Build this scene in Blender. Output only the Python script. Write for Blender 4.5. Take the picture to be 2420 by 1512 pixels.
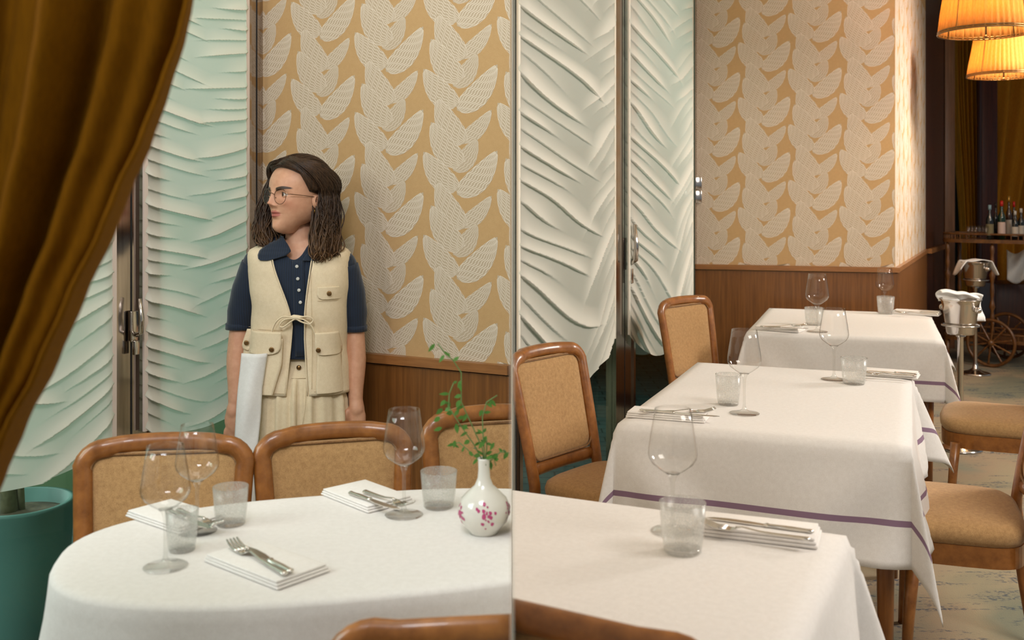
import bpy, bmesh, math, random
from mathutils import Vector, Matrix
from math import sin, cos, pi, sqrt, exp, radians, atan2
random.seed(7)
for o in list(bpy.data.objects): bpy.data.objects.remove(o)
SC = bpy.context.scene
COL = SC.collection
# ------------------------------------------------------------------ camera
F, UC, VH, HC = 2400.0, 1210.0, 470.0, 1.41      # focal length in px, centre column, horizon row, eye height
cd = bpy.data.cameras.new('camera'); cam = bpy.data.objects.new('camera', cd); COL.objects.link(cam)
cam.location = (0, 0, HC); cam.rotation_euler = (pi/2, 0, 0)
cd.sensor_fit = 'HORIZONTAL'; cd.sensor_width = 36; cd.lens = 36*F/2420
cd.shift_y = -(756-VH)/2420; cd.clip_start = .05
cd.dof.use_dof = True; cd.dof.focus_distance = 3.5; cd.dof.aperture_fstop = 4.5
SC.camera = cam
# ------------------------------------------------------------------ world, lights, exposure
SC.view_settings.view_transform = 'Standard'; SC.view_settings.look = 'None'
SC.view_settings.gamma = 1; SC.view_settings.use_curve_mapping = False
SC.view_settings.exposure = 0.0
w = bpy.data.worlds.new('world'); SC.world = w; w.use_nodes = True
wn = w.node_tree.nodes; bg = wn['Background']; bg.inputs[0].default_value = (.86, .93, 1, 1); bg.inputs[1].default_value = .20
def area(name, loc, target, size, sizey, power, color, spread=180):
    ld = bpy.data.lights.new(name, 'AREA'); ld.shape = 'RECTANGLE'; ld.size = size; ld.size_y = sizey
    ld.energy = power; ld.color = color; ld.spread = spread*pi/180
    o = bpy.data.objects.new(name, ld); COL.objects.link(o); o.location = loc
    d = Vector(target)-Vector(loc); o.rotation_euler = d.to_track_quat('-Z', 'Y').to_euler()
    return o
# daylight at the windows (outside the glass)
area('daylight_left_window', (-2.9, 4.1, 2.0), (-1.0, 3.0, 1.2), 1.8, 2.4, 52, (.90, 1, .96))
# open glazed front of the left dining room, beside the camera
area('daylight_left_front', (-2.6, .9, 2.3), (-.5, 3.3, 1.1), 1.0, 1.3, 38, (1, .97, .95))
area('fill_left_front', (-.55, .35, 3.1), (-.85, 3.4, 1.4), .9, .7, 46, (.94, .96, 1))  # added high fill for the woman and back wall, no fitting there
area('fill_left_overhead', (-.6, 2.3, 3.15), (-.9, 3.2, .6), 1.0, 1.0, 9, (1, .92, .84))  # added overhead fill, this room has no modelled ceiling lamp
# right dining room
area('ceiling_light_right', (4.7, 4.3, 2.5), (1.2, 4.3, 1.0), .9, .9, 102, (1, .93, .85))
area('fill_side_wall', (4.3, 5.7, 2.9), (2.85, 7.0, 1.7), .5, .5, 17, (1, .92, .87), 80)  # added narrow lamp that brightens the papered side wall
area('fill_right_front', (2.3, 1.4, 2.9), (.4, 3.9, 1.2), 1.2, 1.2, 62, (1, .94, .86))  # added fill for the near blind, its chair and the front table
area('daylight_right_window', (.28, 7.2, 2.5), (.5, 4.9, 1.3), .5, 1.4, 20, (.88, .97, 1))
area('fill_planter', (-3.1, 1.5, 2.3), (-1.6, 3.4, .4), .8, .8, 34, (.92, 1, .97))  # extra lamp added as sky fill on the planter
# ------------------------------------------------------------------ materials
def hexc(r, g, b):
    f = lambda c: (c/255/12.92) if c/255 <= .04045 else ((c/255+.055)/1.055)**2.4
    return (f(r), f(g), f(b), 1)
MATS = {}
class NT:
    def __init__(s, name):
        s.m = bpy.data.materials.new(name); s.m.use_nodes = True; s.t = s.m.node_tree; s.n = s.t.nodes
        s.bsdf = s.n['Principled BSDF']; s.out = s.n['Material Output']; MATS[name] = s.m
    def add(s, typ, **kw):
        n = s.n.new(typ)
        for k, v in kw.items():
            if k.startswith('i_'):
                key = k[2:]; key = int(key) if key.isdigit() else key.replace('_', ' ')
                n.inputs[key].default_value = v
            else: setattr(n, k, v)
        return n
    def link(s, a, b): s.t.links.new(a, b)
    def coord(s, scale=(1, 1, 1), out='Object', rot=(0, 0, 0)):
        tc = s.add('ShaderNodeTexCoord'); mp = s.add('ShaderNodeMapping'); mp.inputs['Scale'].default_value = scale
        mp.inputs['Rotation'].default_value = rot
        s.link(tc.outputs[out], mp.inputs[0]); return mp.outputs[0]
    def ramp(s, fac, stops):
        r = s.add('ShaderNodeValToRGB'); e = r.color_ramp.elements
        e[0].position, e[0].color = stops[0]; e[1].position, e[1].color = stops[-1]
        for p, c in stops[1:-1]:
            k = e.new(p); k.color = c
        s.link(fac, r.inputs[0]); return r.outputs[0]
    def bump(s, h, strength, dist=.002):
        b = s.add('ShaderNodeBump'); b.inputs['Strength'].default_value = strength; b.inputs['Distance'].default_value = dist
        s.link(h, b.inputs['Height']); s.link(b.outputs[0], s.bsdf.inputs['Normal'])
def plain(name, c, rough=.6, metal=0, spec=.5, sheen=0):
    t = NT(name); b = t.bsdf; b.inputs['Base Color'].default_value = c; b.inputs['Roughness'].default_value = rough
    b.inputs['Metallic'].default_value = metal; b.inputs['Specular IOR Level'].default_value = spec
    if sheen: b.inputs['Sheen Weight'].default_value = sheen
    return t.m
def wood(name, c1, c2, scale=(14, 14, 1.2), rough=.35, coat=.0, out='Object'):
    t = NT(name); v = t.coord(scale, out)
    nz = t.add('ShaderNodeTexNoise', i_Scale=3.0, i_Detail=6.0, i_Roughness=.6); t.link(v, nz.inputs['Vector'])
    col = t.ramp(nz.outputs['Fac'], [(.3, c1), (.7, c2)]); t.link(col, t.bsdf.inputs['Base Color'])
    t.bsdf.inputs['Roughness'].default_value = rough; t.bsdf.inputs['Coat Weight'].default_value = coat
    t.bump(nz.outputs['Fac'], .08, .001); return t.m
def fabric(name, c1, c2, scale=900, bump=.4, rough=.9, sheen=.2, detail=2.0):
    t = NT(name); v = t.coord()
    nz = t.add('ShaderNodeTexNoise', i_Scale=float(scale), i_Detail=detail); t.link(v, nz.inputs['Vector'])
    n2 = t.add('ShaderNodeTexNoise', i_Scale=float(scale)*.12, i_Detail=3.0); t.link(v, n2.inputs['Vector'])
    mx = t.add('ShaderNodeMath', operation='ADD'); t.link(nz.outputs['Fac'], mx.inputs[0]); 
    m2 = t.add('ShaderNodeMath', operation='MULTIPLY', i_1=.5); t.link(n2.outputs['Fac'], m2.inputs[0]); t.link(m2.outputs[0], mx.inputs[1])
    m3 = t.add('ShaderNodeMath', operation='MULTIPLY', i_1=.667); t.link(mx.outputs[0], m3.inputs[0])
    col = t.ramp(m3.outputs[0], [(.36, c1), (.64, c2)]); t.link(col, t.bsdf.inputs['Base Color'])
    t.bsdf.inputs['Roughness'].default_value = rough; t.bsdf.inputs['Sheen Weight'].default_value = sheen
    t.bsdf.inputs['Specular IOR Level'].default_value = .2
    t.bump(nz.outputs['Fac'], bump, .0012); return t.m
M_frame = wood('chair_wood', hexc(120, 70, 26), hexc(164, 104, 48), (9, 9, 9), .33, .25)
M_leg = wood('table_leg_wood', hexc(110, 62, 20), hexc(150, 92, 36), (20, 20, 2), .35, .2)
M_wain = wood('wainscot_wood', hexc(104, 62, 24), hexc(136, 86, 38), (26, 26, 1.0), .38, .15)
M_cap = wood('wainscot_cap_wood', hexc(136, 88, 46), hexc(162, 108, 60), (3, 3, 26), .35, .15)
M_dark = wood('dark_panel_wood', hexc(52, 24, 10), hexc(78, 38, 16), (20, 20, 1), .4, .1)
M_mahog = wood('cart_wood', hexc(84, 50, 20), hexc(124, 80, 36), (8, 8, 4), .35, .2)
M_tan = fabric('tan_upholstery', hexc(158, 120, 78), hexc(198, 158, 108), 800, .4)
M_pipe = fabric('piping_fabric', hexc(112, 78, 46), hexc(160, 120, 78), 600, .4)
M_linen = fabric('white_linen', hexc(226, 221, 216), hexc(238, 234, 230), 700, .08, .85, .1)
M_napkin = fabric('napkin_linen', hexc(236, 230, 224), hexc(246, 242, 238), 900, .1, .85, .1)
M_stripe = plain('mauve_stripe', hexc(140, 112, 134), .85)
M_navy = None
def knit(name, c, c2, sx=260):
    t = NT(name); v = t.coord((1, 1, 1))
    wv = t.add('ShaderNodeTexWave', i_Scale=float(sx)/6.28, i_Distortion=.6); wv.bands_direction = 'X'; t.link(v, wv.inputs[0])
    col = t.ramp(wv.outputs['Fac'], [(0, c), (1, c2)]); t.link(col, t.bsdf.inputs['Base Color'])
    t.bsdf.inputs['Roughness'].default_value = .85; t.bsdf.inputs['Sheen Weight'].default_value = .25
    t.bump(wv.outputs['Fac'], .25, .001); return t.m
M_navy = knit('navy_knit', hexc(10, 24, 42), hexc(14, 34, 58))
M_cream = fabric('cream_canvas', hexc(226, 206, 172), hexc(240, 222, 192), 800, .15, .9, .1)
M_trouser = fabric('cream_trouser_cloth', hexc(222, 202, 168), hexc(236, 218, 186), 700, .12, .9, .1)
M_seam = plain('cream_seam', hexc(208, 186, 152), .9)
M_white = fabric('white_cloth', hexc(232, 230, 226), hexc(244, 243, 240), 800, .1)
M_chrome = plain('polished_steel', (.62, .58, .54, 1), .16, 1)
M_silver = plain('silver_plate', (.72, .69, .64, 1), .2, 1)
M_brass = plain('aged_brass', hexc(150, 116, 76), .35, 1)
M_frameg = plain('spectacle_metal', hexc(120, 92, 70), .3, 1)
M_black = plain('black_rubber', (.01, .01, .012, 1), .5)
M_porc = None
def mirrorm():
    t = NT('brushed_bronze_frame'); v = t.coord((40, 40, 1.5))
    nz = t.add('ShaderNodeTexNoise', i_Scale=2.0, i_Detail=3.0); t.link(v, nz.inputs['Vector'])
    col = t.ramp(nz.outputs['Fac'], [(.3, (.36, .31, .28, 1)), (.7, (.52, .46, .42, 1))]); t.link(col, t.bsdf.inputs['Base Color'])
    t.bsdf.inputs['Metallic'].default_value = 1; t.bsdf.inputs['Roughness'].default_value = .14; return t.m
M_mull = mirrorm()
def lw2(t):
    l = t.add('ShaderNodeLayerWeight', i_Blend=.5); return l.outputs['Facing']
def thin_glass(name, tint=(1, 1, 1, 1), edge=(.62, .66, .66, 1), rough=.02, k=1.0, ior=1.5):
    t = NT(name); t.n.remove(t.bsdf)
    lw = t.add('ShaderNodeLayerWeight', i_Blend=.35)
    col = t.ramp(lw.outputs['Facing'], [(.5, tint), (1.0, edge)])
    tr = t.add('ShaderNodeBsdfTransparent'); t.link(col, tr.inputs[0])
    gl = t.add('ShaderNodeBsdfGlossy', i_Roughness=rough)
    pw = t.add('ShaderNodeMath', operation='POWER', i_1=4.0); t.link(lw2(t), pw.inputs[0])
    mu = t.add('ShaderNodeMath', operation='MULTIPLY_ADD', i_1=.42*k, i_2=.03*k); t.link(pw.outputs[0], mu.inputs[0])
    mx = t.add('ShaderNodeMixShader'); t.link(mu.outputs[0], mx.inputs[0]); t.link(tr.outputs[0], mx.inputs[1]); t.link(gl.outputs[0], mx.inputs[2])
    t.link(mx.outputs[0], t.out.inputs[0]); return t.m
M_glass = thin_glass('wine_glass_crystal', (.992, .992, .99, 1), (.62, .62, .60, 1), k=1.9)
M_stem = thin_glass('glass_stem', (.96, .96, .95, 1), (.66, .66, .66, 1), k=2.0)
M_lens = thin_glass('spectacle_lens', (.98, .96, .95, 1), (.9, .88, .88, 1), k=.5)
M_pane = thin_glass('window_glass', (.74, .83, .79, 1), (.4, .52, .48, 1), k=.9)
def frosted():
    t = NT('frosted_glass'); t.n.remove(t.bsdf); v = t.coord()
    nz = t.add('ShaderNodeTexNoise', i_Scale=35.0, i_Detail=4.0); t.link(v, nz.inputs['Vector'])
    tr = t.add('ShaderNodeBsdfTransparent', i_0=(.97, .97, .96, 1)); tl = t.add('ShaderNodeBsdfTranslucent', i_0=(.9, .9, .88, 1))
    df = t.add('ShaderNodeBsdfDiffuse', i_0=(.85, .85, .83, 1)); gl = t.add('ShaderNodeBsdfGlossy', i_Roughness=.25); fr = t.add('ShaderNodeMath', operation='MULTIPLY', i_1=.16); t.link(lw2(t), fr.inputs[0])
    a = t.add('ShaderNodeMixShader', i_0=.5); t.link(tl.outputs[0], a.inputs[1]); t.link(df.outputs[0], a.inputs[2])
    r = t.ramp(nz.outputs['Fac'], [(.3, (.10, .10, .10, 1)), (.7, (.34, .34, .34, 1))])
    b = t.add('ShaderNodeMixShader'); t.link(r, b.inputs[0]); t.link(tr.outputs[0], b.inputs[1]); t.link(a.outputs[0], b.inputs[2])
    c = t.add('ShaderNodeMixShader'); t.link(fr.outputs[0], c.inputs[0]); t.link(b.outputs[0], c.inputs[1]); t.link(gl.outputs[0], c.inputs[2])
    t.link(c.outputs[0], t.out.inputs[0]); return t.m
M_frost = frosted()
def sheer():   # gathered voile: where the cloth doubles up in a fold (attribute 'fold') less light comes through
    t = NT('sheer_voile'); t.n.remove(t.bsdf)
    at = t.add('ShaderNodeAttribute'); at.attribute_name = 'fold'
    v = t.coord(); nz = t.add('ShaderNodeTexNoise', i_Scale=9.0, i_Detail=3.0); t.link(v, nz.inputs['Vector'])
    df = t.add('ShaderNodeBsdfDiffuse', i_0=hexc(238, 234, 222)); tl = t.add('ShaderNodeBsdfTranslucent', i_0=hexc(206, 226, 214)); tr = t.add('ShaderNodeBsdfTransparent', i_0=(.9, .97, .94, 1))
    r = t.ramp(at.outputs['Fac'], [(.0, (.46, .46, .46, 1)), (1, (.16, .16, .16, 1))])
    a = t.add('ShaderNodeMixShader'); t.link(r, a.inputs[0]); t.link(df.outputs[0], a.inputs[1]); t.link(tl.outputs[0], a.inputs[2])
    r2 = t.ramp(at.outputs['Fac'], [(.0, (.16, .16, .16, 1)), (.6, (.02, .02, .02, 1))])
    b = t.add('ShaderNodeMixShader'); t.link(r2, b.inputs[0]); t.link(a.outputs[0], b.inputs[1]); t.link(tr.outputs[0], b.inputs[2])
    t.link(b.outputs[0], t.out.inputs[0]); return t.m
M_sheer = sheer()
def drape_mat(name, c1, c2, trans=.25):
    t = NT(name); v = t.coord((300, 300, 30)); nz = t.add('ShaderNodeTexNoise', i_Scale=1.0); t.link(v, nz.inputs['Vector'])
    col = t.ramp(nz.outputs['Fac'], [(.3, c1), (.7, c2)]); t.link(col, t.bsdf.inputs['Base Color'])
    t.bsdf.inputs['Roughness'].default_value = .85; t.bsdf.inputs['Specular IOR Level'].default_value = .08
    tl = t.add('ShaderNodeBsdfTranslucent'); t.link(col, tl.inputs[0])
    mx = t.add('ShaderNodeMixShader', i_0=trans); t.link(t.bsdf.outputs[0], mx.inputs[1]); t.link(tl.outputs[0], mx.inputs[2]); t.link(mx.outputs[0], t.out.inputs[0])
    return t.m
M_drape = drape_mat('mustard_drape', hexc(112, 70, 2), hexc(126, 80, 4), .12)
M_drape2 = drape_mat('gold_drape', hexc(176, 120, 34), hexc(196, 138, 46), .15)
M_shade = drape_mat('orange_pleated_silk', hexc(236, 182, 104), hexc(246, 200, 126), .6)
M_hem = plain('blind_hem_tape', hexc(222, 206, 196), .8)
M_hem2 = plain('blind_hem_tape_cream', hexc(232, 226, 210), .8)
M_paper = fabric('wallpaper_gold', hexc(188, 152, 106), hexc(196, 160, 114), 500, .05, .9, 0)
M_leaf = plain('wallpaper_leaf_taupe', hexc(190, 171, 147), .9, 0, .2)
M_line = plain('wallpaper_leaf_line', hexc(228, 215, 198), .9, 0, .2)
M_plaster = plain('plaster', hexc(214, 205, 190), .9)
M_bulb = NT('lamp_bulb').m
MATS['lamp_bulb'].node_tree.nodes['Principled BSDF'].inputs['Emission Color'].default_value = (1, .62, .25, 1)
MATS['lamp_bulb'].node_tree.nodes['Principled BSDF'].inputs['Emission Strength'].default_value = 18
def carpet():
    t = NT('patterned_carpet'); v = t.coord((1, 1, 1))
    n0 = t.add('ShaderNodeTexNoise', i_Scale=1.1, i_Detail=3.0, i_Distortion=.6); t.link(v, n0.inputs['Vector'])
    base = t.ramp(n0.outputs['Fac'], [(.36, hexc(128, 128, 108)), (.47, hexc(160, 146, 118)), (.55, hexc(162, 142, 116)), (.66, hexc(134, 136, 118))])
    v2 = t.coord((1.4, 6.5, 1), rot=(0, 0, .5)); n1 = t.add('ShaderNodeTexNoise', i_Scale=1.5, i_Detail=7.0, i_Roughness=.75, i_Distortion=1.2); t.link(v2, n1.inputs['Vector'])
    msk = t.ramp(n1.outputs['Fac'], [(.53, (0, 0, 0, 1)), (.58, (.75, .75, .75, 1))])
    n3 = t.add('ShaderNodeTexNoise', i_Scale=60.0, i_Detail=2.0); t.link(v, n3.inputs['Vector'])
    m3 = t.ramp(n3.outputs['Fac'], [(.42, (0, 0, 0, 1)), (.58, (1, 1, 1, 1))])
    mm = t.add('ShaderNodeMath', operation='MULTIPLY'); t.link(msk, mm.inputs[0]); t.link(m3, mm.inputs[1])
    mix = t.add('ShaderNodeMixRGB'); t.link(mm.outputs[0], mix.inputs[0]); t.link(base, mix.inputs[1]); mix.inputs[2].default_value = hexc(44, 62, 86)
    t.link(mix.outputs[0], t.bsdf.inputs['Base Color']); t.bsdf.inputs['Roughness'].default_value = 1
    n4 = t.add('ShaderNodeTexNoise', i_Scale=260.0); t.link(v, n4.inputs['Vector']); t.bump(n4.outputs['Fac'], .5, .003); return t.m
M_carpet = carpet()
def slate():
    t = NT('slate_paving'); v = t.coord((1, 1, 1))
    b = t.add('ShaderNodeTexBrick', i_Scale=2.2, i_Mortar_Size=.012, i_Color1=hexc(96, 124, 122), i_Color2=hexc(80, 106, 108), i_Mortar=hexc(40, 56, 58)); t.link(v, b.inputs['Vector'])
    t.link(b.outputs['Color'], t.bsdf.inputs['Base Color']); t.bsdf.inputs['Roughness'].default_value = .6; return t.m
M_slate = slate()
M_facade = fabric('green_facade', hexc(96, 120, 88), hexc(116, 140, 104), 3, .05)
M_hedge = fabric('dark_green_facade', hexc(58, 68, 34), hexc(84, 92, 44), 3, .05)
M_pot = plain('teal_glazed_clay', hexc(104, 146, 140), .45)
M_soil = fabric('potting_soil', hexc(60, 44, 30), hexc(110, 90, 64), 60, .6)
M_bark = fabric('pale_bark', hexc(120, 112, 84), hexc(158, 148, 112), 40, .6)
M_green = plain('leaf_green', hexc(74, 122, 44), .5)
M_stemg = plain('plant_stem', hexc(96, 124, 66), .6)
# ------------------------------------------------------------------ helpers
def P(u, v, y): return Vector(((u-UC)*y/F, y, HC-(v-VH)*y/F))          # point seen at u, v at distance y
def T(u, v, z=.75):                                                    # point of the plane z seen at u, v
    y = (HC-z)*F/(v-VH); return Vector(((u-UC)*y/F, y, z))
def tag(o, label=None, cat=None, group=None, kind=None):
    if label: o['label'] = label
    if cat: o['category'] = cat
    if group: o['group'] = group
    if kind: o['kind'] = kind
    return o
class MB:
    def __init__(s): s.v = []; s.f = []; s.m = []; s.sm = []
    def add(s, vs, fs, mat=0, smooth=True):
        k = len(s.v); s.v += [tuple(p) for p in vs]; s.f += [tuple(i+k for i in f) for f in fs]
        s.m += [mat]*len(fs); s.sm += [smooth]*len(fs); return s
    def box(s, a, b, mat=0, bev=0.0, M=None, seg=2):
        bm = bmesh.new(); bmesh.ops.create_cube(bm, size=1)
        for q in bm.verts: q.co = Vector([(a[i]+b[i])/2+q.co[i]*abs(b[i]-a[i]) for i in range(3)])
        if bev: bmesh.ops.bevel(bm, geom=list(bm.edges), offset=bev, segments=seg, affect='EDGES', profile=.5)
        if M: bmesh.ops.transform(bm, matrix=M, verts=bm.verts)
        bm.verts.index_update()
        s.add([q.co.copy() for q in bm.verts], [[q.index for q in f.verts] for f in bm.faces], mat, bev > 0); bm.free(); return s
    def lathe(s, prof, seg=32, mat=0, c=(0, 0, 0), M=None, rip=None, caps=True):
        vs = []; fs = []; n = len(prof)
        for k in range(seg):
            a = 2*pi*k/seg
            for j, (r, z) in enumerate(prof):
                rr = r*(1+(rip(a, j) if rip else 0))
                p = Vector((rr*cos(a), rr*sin(a), z))
                if M: p = M @ p
                vs.append(p+Vector(c))
        for k in range(seg):
            k2 = (k+1) % seg
            for j in range(n-1): fs.append((k*n+j, k2*n+j, k2*n+j+1, k*n+j+1))
        if caps:
            if prof[0][0] > 1e-6: fs.append([k*n for k in range(seg)][::-1])
            if prof[-1][0] > 1e-6: fs.append([k*n+n-1 for k in range(seg)])
        return s.add(vs, fs, mat)
    def tube(s, pts, r, seg=8, mat=0, caps=True, flat=None, closed=False):
        pts = [Vector(p) for p in pts]; n = len(pts); rs = r if isinstance(r, (list, tuple)) else [r]*n
        up = None; vs = []; fs = []
        for i in range(n):
            if closed: d = (pts[(i+1) % n]-pts[i-1])
            else: d = pts[min(i+1, n-1)]-pts[max(i-1, 0)]
            if d.length < 1e-9: d = Vector((0, 0, 1))
            d.normalize()
            if up is None: up = Vector((0, 0, 1)) if abs(d.z) < .9 else Vector((0, 1, 0))
            sd = d.cross(up).normalized(); up = sd.cross(d).normalized()
            for k in range(seg):
                a = 2*pi*k/seg; fx, fz = (flat if flat else (1, 1))
                vs.append(pts[i]+sd*(rs[i]*fx*cos(a))+up*(rs[i]*fz*sin(a)))
        for i in range(n if closed else n-1):
            j = (i+1) % n
            for k in range(seg):
                k2 = (k+1) % seg; fs.append((i*seg+k, i*seg+k2, j*seg+k2, j*seg+k))
        if caps and not closed:
            fs.append(list(range(seg))[::-1]); fs.append([(n-1)*seg+k for k in range(seg)])
        return s.add(vs, fs, mat)
    def ball(s, c, r, seg=16, mat=0, M=None):
        r = r if isinstance(r, (tuple, list)) else (r, r, r); n = seg//2; vs = []; fs = []
        for j in range(n+1):
            for k in range(seg):
                a = 2*pi*k/seg; b = pi*j/n
                p = Vector((r[0]*sin(b)*cos(a), r[1]*sin(b)*sin(a), r[2]*cos(b)))
                if M: p = M @ p
                vs.append(p+Vector(c))
        for j in range(n):
            for k in range(seg):
                k2 = (k+1) % seg; fs.append((j*seg+k, (j+1)*seg+k, (j+1)*seg+k2, j*seg+k2))
        return s.add(vs, fs, mat)
    def grid(s, fn, nu, nv, mat=0, closed_u=False, smooth=True, flip=False):
        vs = [fn(i/(nu if closed_u else nu-1), j/(nv-1)) for j in range(nv) for i in range(nu)]
        fs = []
        for j in range(nv-1):
            for i in range(nu if closed_u else nu-1):
                i2 = (i+1) % nu; f = (j*nu+i, j*nu+i2, (j+1)*nu+i2, (j+1)*nu+i); fs.append(f[::-1] if flip else f)
        return s.add(vs, fs, mat, smooth)
    def build(s, name, mats, parent=None, solid=0, weld=False):
        me = bpy.data.meshes.new(name); me.from_pydata(s.v, [], s.f)
        mats = mats if isinstance(mats, (list, tuple)) else [mats]
        for m in mats: me.materials.append(m)
        me.polygons.foreach_set('material_index', s.m); me.polygons.foreach_set('use_smooth', s.sm)
        if weld:
            bm = bmesh.new(); bm.from_mesh(me); bmesh.ops.remove_doubles(bm, verts=bm.verts, dist=1e-6); bm.to_mesh(me); bm.free()
        me.update(); o = bpy.data.objects.new(name, me); COL.objects.link(o)
        if parent: o.parent = parent
        if solid:
            md = o.modifiers.new('thickness', 'SOLIDIFY'); md.thickness = abs(solid); md.offset = 0 if solid > 0 else 1
        return o
def empty(name, loc=(0, 0, 0), rz=0):
    o = bpy.data.objects.new(name, None); COL.objects.link(o); o.location = loc; o.rotation_euler = (0, 0, rz); o.empty_display_size = .05; return o
def thing(name, label, cat, loc=(0, 0, 0), rz=0, group=None): return tag(empty(name, loc, rz), label, cat, group)
def clip(root, side):
    """trim a thing where it stands against the partition (plane x=0); side -1 keeps x<0, +1 keeps x>0"""
    bpy.context.view_layer.update()
    for o in [root]+list(root.children_recursive):
        if o.type != 'MESH': continue
        o.data = o.data.copy(); mw = o.matrix_world.copy(); bm = bmesh.new(); bm.from_mesh(o.data); bmesh.ops.transform(bm, matrix=mw, verts=bm.verts)
        r = bmesh.ops.bisect_plane(bm, geom=list(bm.verts)+list(bm.edges)+list(bm.faces), plane_co=(side*.0012, 0, 0), plane_no=(side, 0, 0), clear_inner=True)
        ed = [e for e in r['geom_cut'] if isinstance(e, bmesh.types.BMEdge)]
        if ed and not any(m.type == 'SOLIDIFY' for m in o.modifiers):
            try: bmesh.ops.holes_fill(bm, edges=ed, sides=0)
            except Exception: pass
        for md in o.modifiers:
            if md.type == 'SOLIDIFY': md.use_rim = False
        bmesh.ops.transform(bm, matrix=mw.inverted(), verts=bm.verts); bm.to_mesh(o.data); n = len(bm.verts); bm.free()
        if n == 0: bpy.data.objects.remove(o)
def copy_thing(o):
    c = o.copy(); COL.objects.link(c)
    for ch in o.children:
        d = ch.copy(); COL.objects.link(d); d.parent = c
        for g in ch.children:
            e = g.copy(); COL.objects.link(e); e.parent = d
    return c
def struct(o): o['kind'] = 'structure'; return o
def lerp(a, b, t): return a+(b-a)*t
def interp(tab, x):
    if x <= tab[0][0]: return tab[0][1:]
    for i in range(len(tab)-1):
        if x <= tab[i+1][0]:
            t = (x-tab[i][0])/(tab[i+1][0]-tab[i][0]); t = t*t*(3-2*t)*.35+t*.65
            return [lerp(a, b, t) for a, b in zip(tab[i][1:], tab[i+1][1:])]
    return tab[-1][1:]
def ss(a, b, x):
    t = max(0, min(1, (x-a)/(b-a))); return t*t*(3-2*t)
# ------------------------------------------------------------------ the two rooms
LC = Vector((-.94, 3.82)); LD = Vector((.883, -.470)).normalized()      # left room: corner and direction of its back wall
LW = Vector((-.470, -.883)).normalized()                                 # direction of its window wall
RC = Vector((1.196, 6.6)); RE = Vector((2.366, 6.275)); RS = Vector((3.51, 8.62)); RP = Vector((4.09, 9.6))
RW = Vector((-.3989, -.917)).normalized()                                # right window wall, from the corner towards the camera
ZC = 3.3
def wall_box(name, a, b, z0, z1, t, mat, nrm=1):
    """vertical slab whose visible face runs a-b; t is the thickness behind it"""
    a = Vector(a[:2]); b = Vector(b[:2]); d = (b-a).normalized(); n = Vector((-d.y, d.x))*nrm
    m = MB(); q = [a, b, b+n*t, a+n*t]
    vs = [(p.x, p.y, z) for z in (z0, z1) for p in q]
    m.add(vs, [(0, 1, 5, 4), (1, 2, 6, 5), (2, 3, 7, 6), (3, 0, 4, 7), (4, 5, 6, 7), (3, 2, 1, 0)], 0, False)
    return m
LEAVES = [(-8, 300, 263, 5, 166), (-2, 268, -243, 0, 170), (8, 512, 225, 308, 112), (46, 530, -150, 208, 178), (-34, 712, 130, 498, 138), (30, 678, -190, 373, 178)]
def wallpaper(m, a, b, z0, z1, cols, per, wsc, flip=1):
    """printed leaf garlands; cols = [(distance along the wall, height of a leaf tip)], per = repeat height"""
    a = Vector(a); b = Vector(b); d = (b-a).normalized(); n = Vector((d.y, -d.x))*flip; L = (b-a).length
    k = per/578.0
    def pt(s, z, off): return (a.x+d.x*s+n.x*off, a.y+d.y*s+n.y*off, z)
    for ci, (sc, zt) in enumerate(cols):
        zz = zt
        while zz < z1+per*1.3: zz += per
        idx = 0
        while zz > z0-per:
            for (bx, by, tx, ty, w) in LEAVES:
                idx += 1; off = .0002+.00001*(idx % 80)
                B = Vector((sc+bx*wsc*k, zz-by*k)); Tp = Vector((sc+tx*wsc*k, zz-ty*k)); ax = Tp-B; ln = ax.length; ax /= ln
                sd = Vector((-ax.y, ax.x)); ww = w*k*.5; sgn = 1 if tx > bx else -1
                bend = lambda s: -sgn*.09*ln*4*s*(1-s)
                shp = lambda s: (max(0, s)**.52)*(max(0, 1-s)**.78)/.405
                def q(s, t, o):
                    p = B+ax*(ln*s)+sd*(ww*shp(s)*t+bend(s)); return p
                N = 16; ring = []
                for i in range(N+1): ring.append(q(i/N, 1+.07*sin(i*2.4), 0))
                for i in range(N-1, 0, -1): ring.append(q(i/N, -1-.07*sin(i*2.1), 0))
                def ok(p): return .002 < p.x < L-.002 and z0 < p.y < z1
                ins = [ok(p) for p in ring]
                if not any(ins): continue
                cl = lambda p: Vector((min(max(p.x, .002), L-.002), min(max(p.y, z0), z1)))
                m.add([pt(cl(p).x, cl(p).y, off) for p in [q(.4, 0, 0)]+ring], [(0, i+1, (i+1) % len(ring)+1) for i in range(len(ring))], 1, False)
                nl = 10 if w > 150 else 7
                rows = [-1+2*(j+.5)/nl for j in range(nl)]
                for j, t in enumerate([-1.0]+rows+[1.0]):
                    edge = j == 0 or j == nl+1
                    M2 = 22; vs = []
                    for i in range(M2+1):
                        s = .03+.93*i/M2
                        wig = 0 if edge else .028*ln*sin(i*1.75+j*1.3+idx)*shp(s)*.5
                        hw = (.0024 if edge else .0054)*ln*(1 if edge else (.35+.65*shp(s)))
                        c = q(s, t, 0)+sd*wig; c1 = cl(c+sd*hw); c2 = cl(c-sd*hw)
                        vs += [pt(c1.x, c1.y, off+.000005), pt(c2.x, c2.y, off+.000005)]
                    m.add(vs, [(2*i, 2*i+1, 2*i+3, 2*i+2) for i in range(M2)], 2, False)
            zz -= per
def ray_s(u, a, d):     # distance along wall a+d*s where the column u meets it, and its depth
    k = (u-UC)/F; s = (k*a.y-a.x)/(d.x-k*d.y); return s, a.y+d.y*s
WP = [M_paper, M_leaf, M_line]
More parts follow.
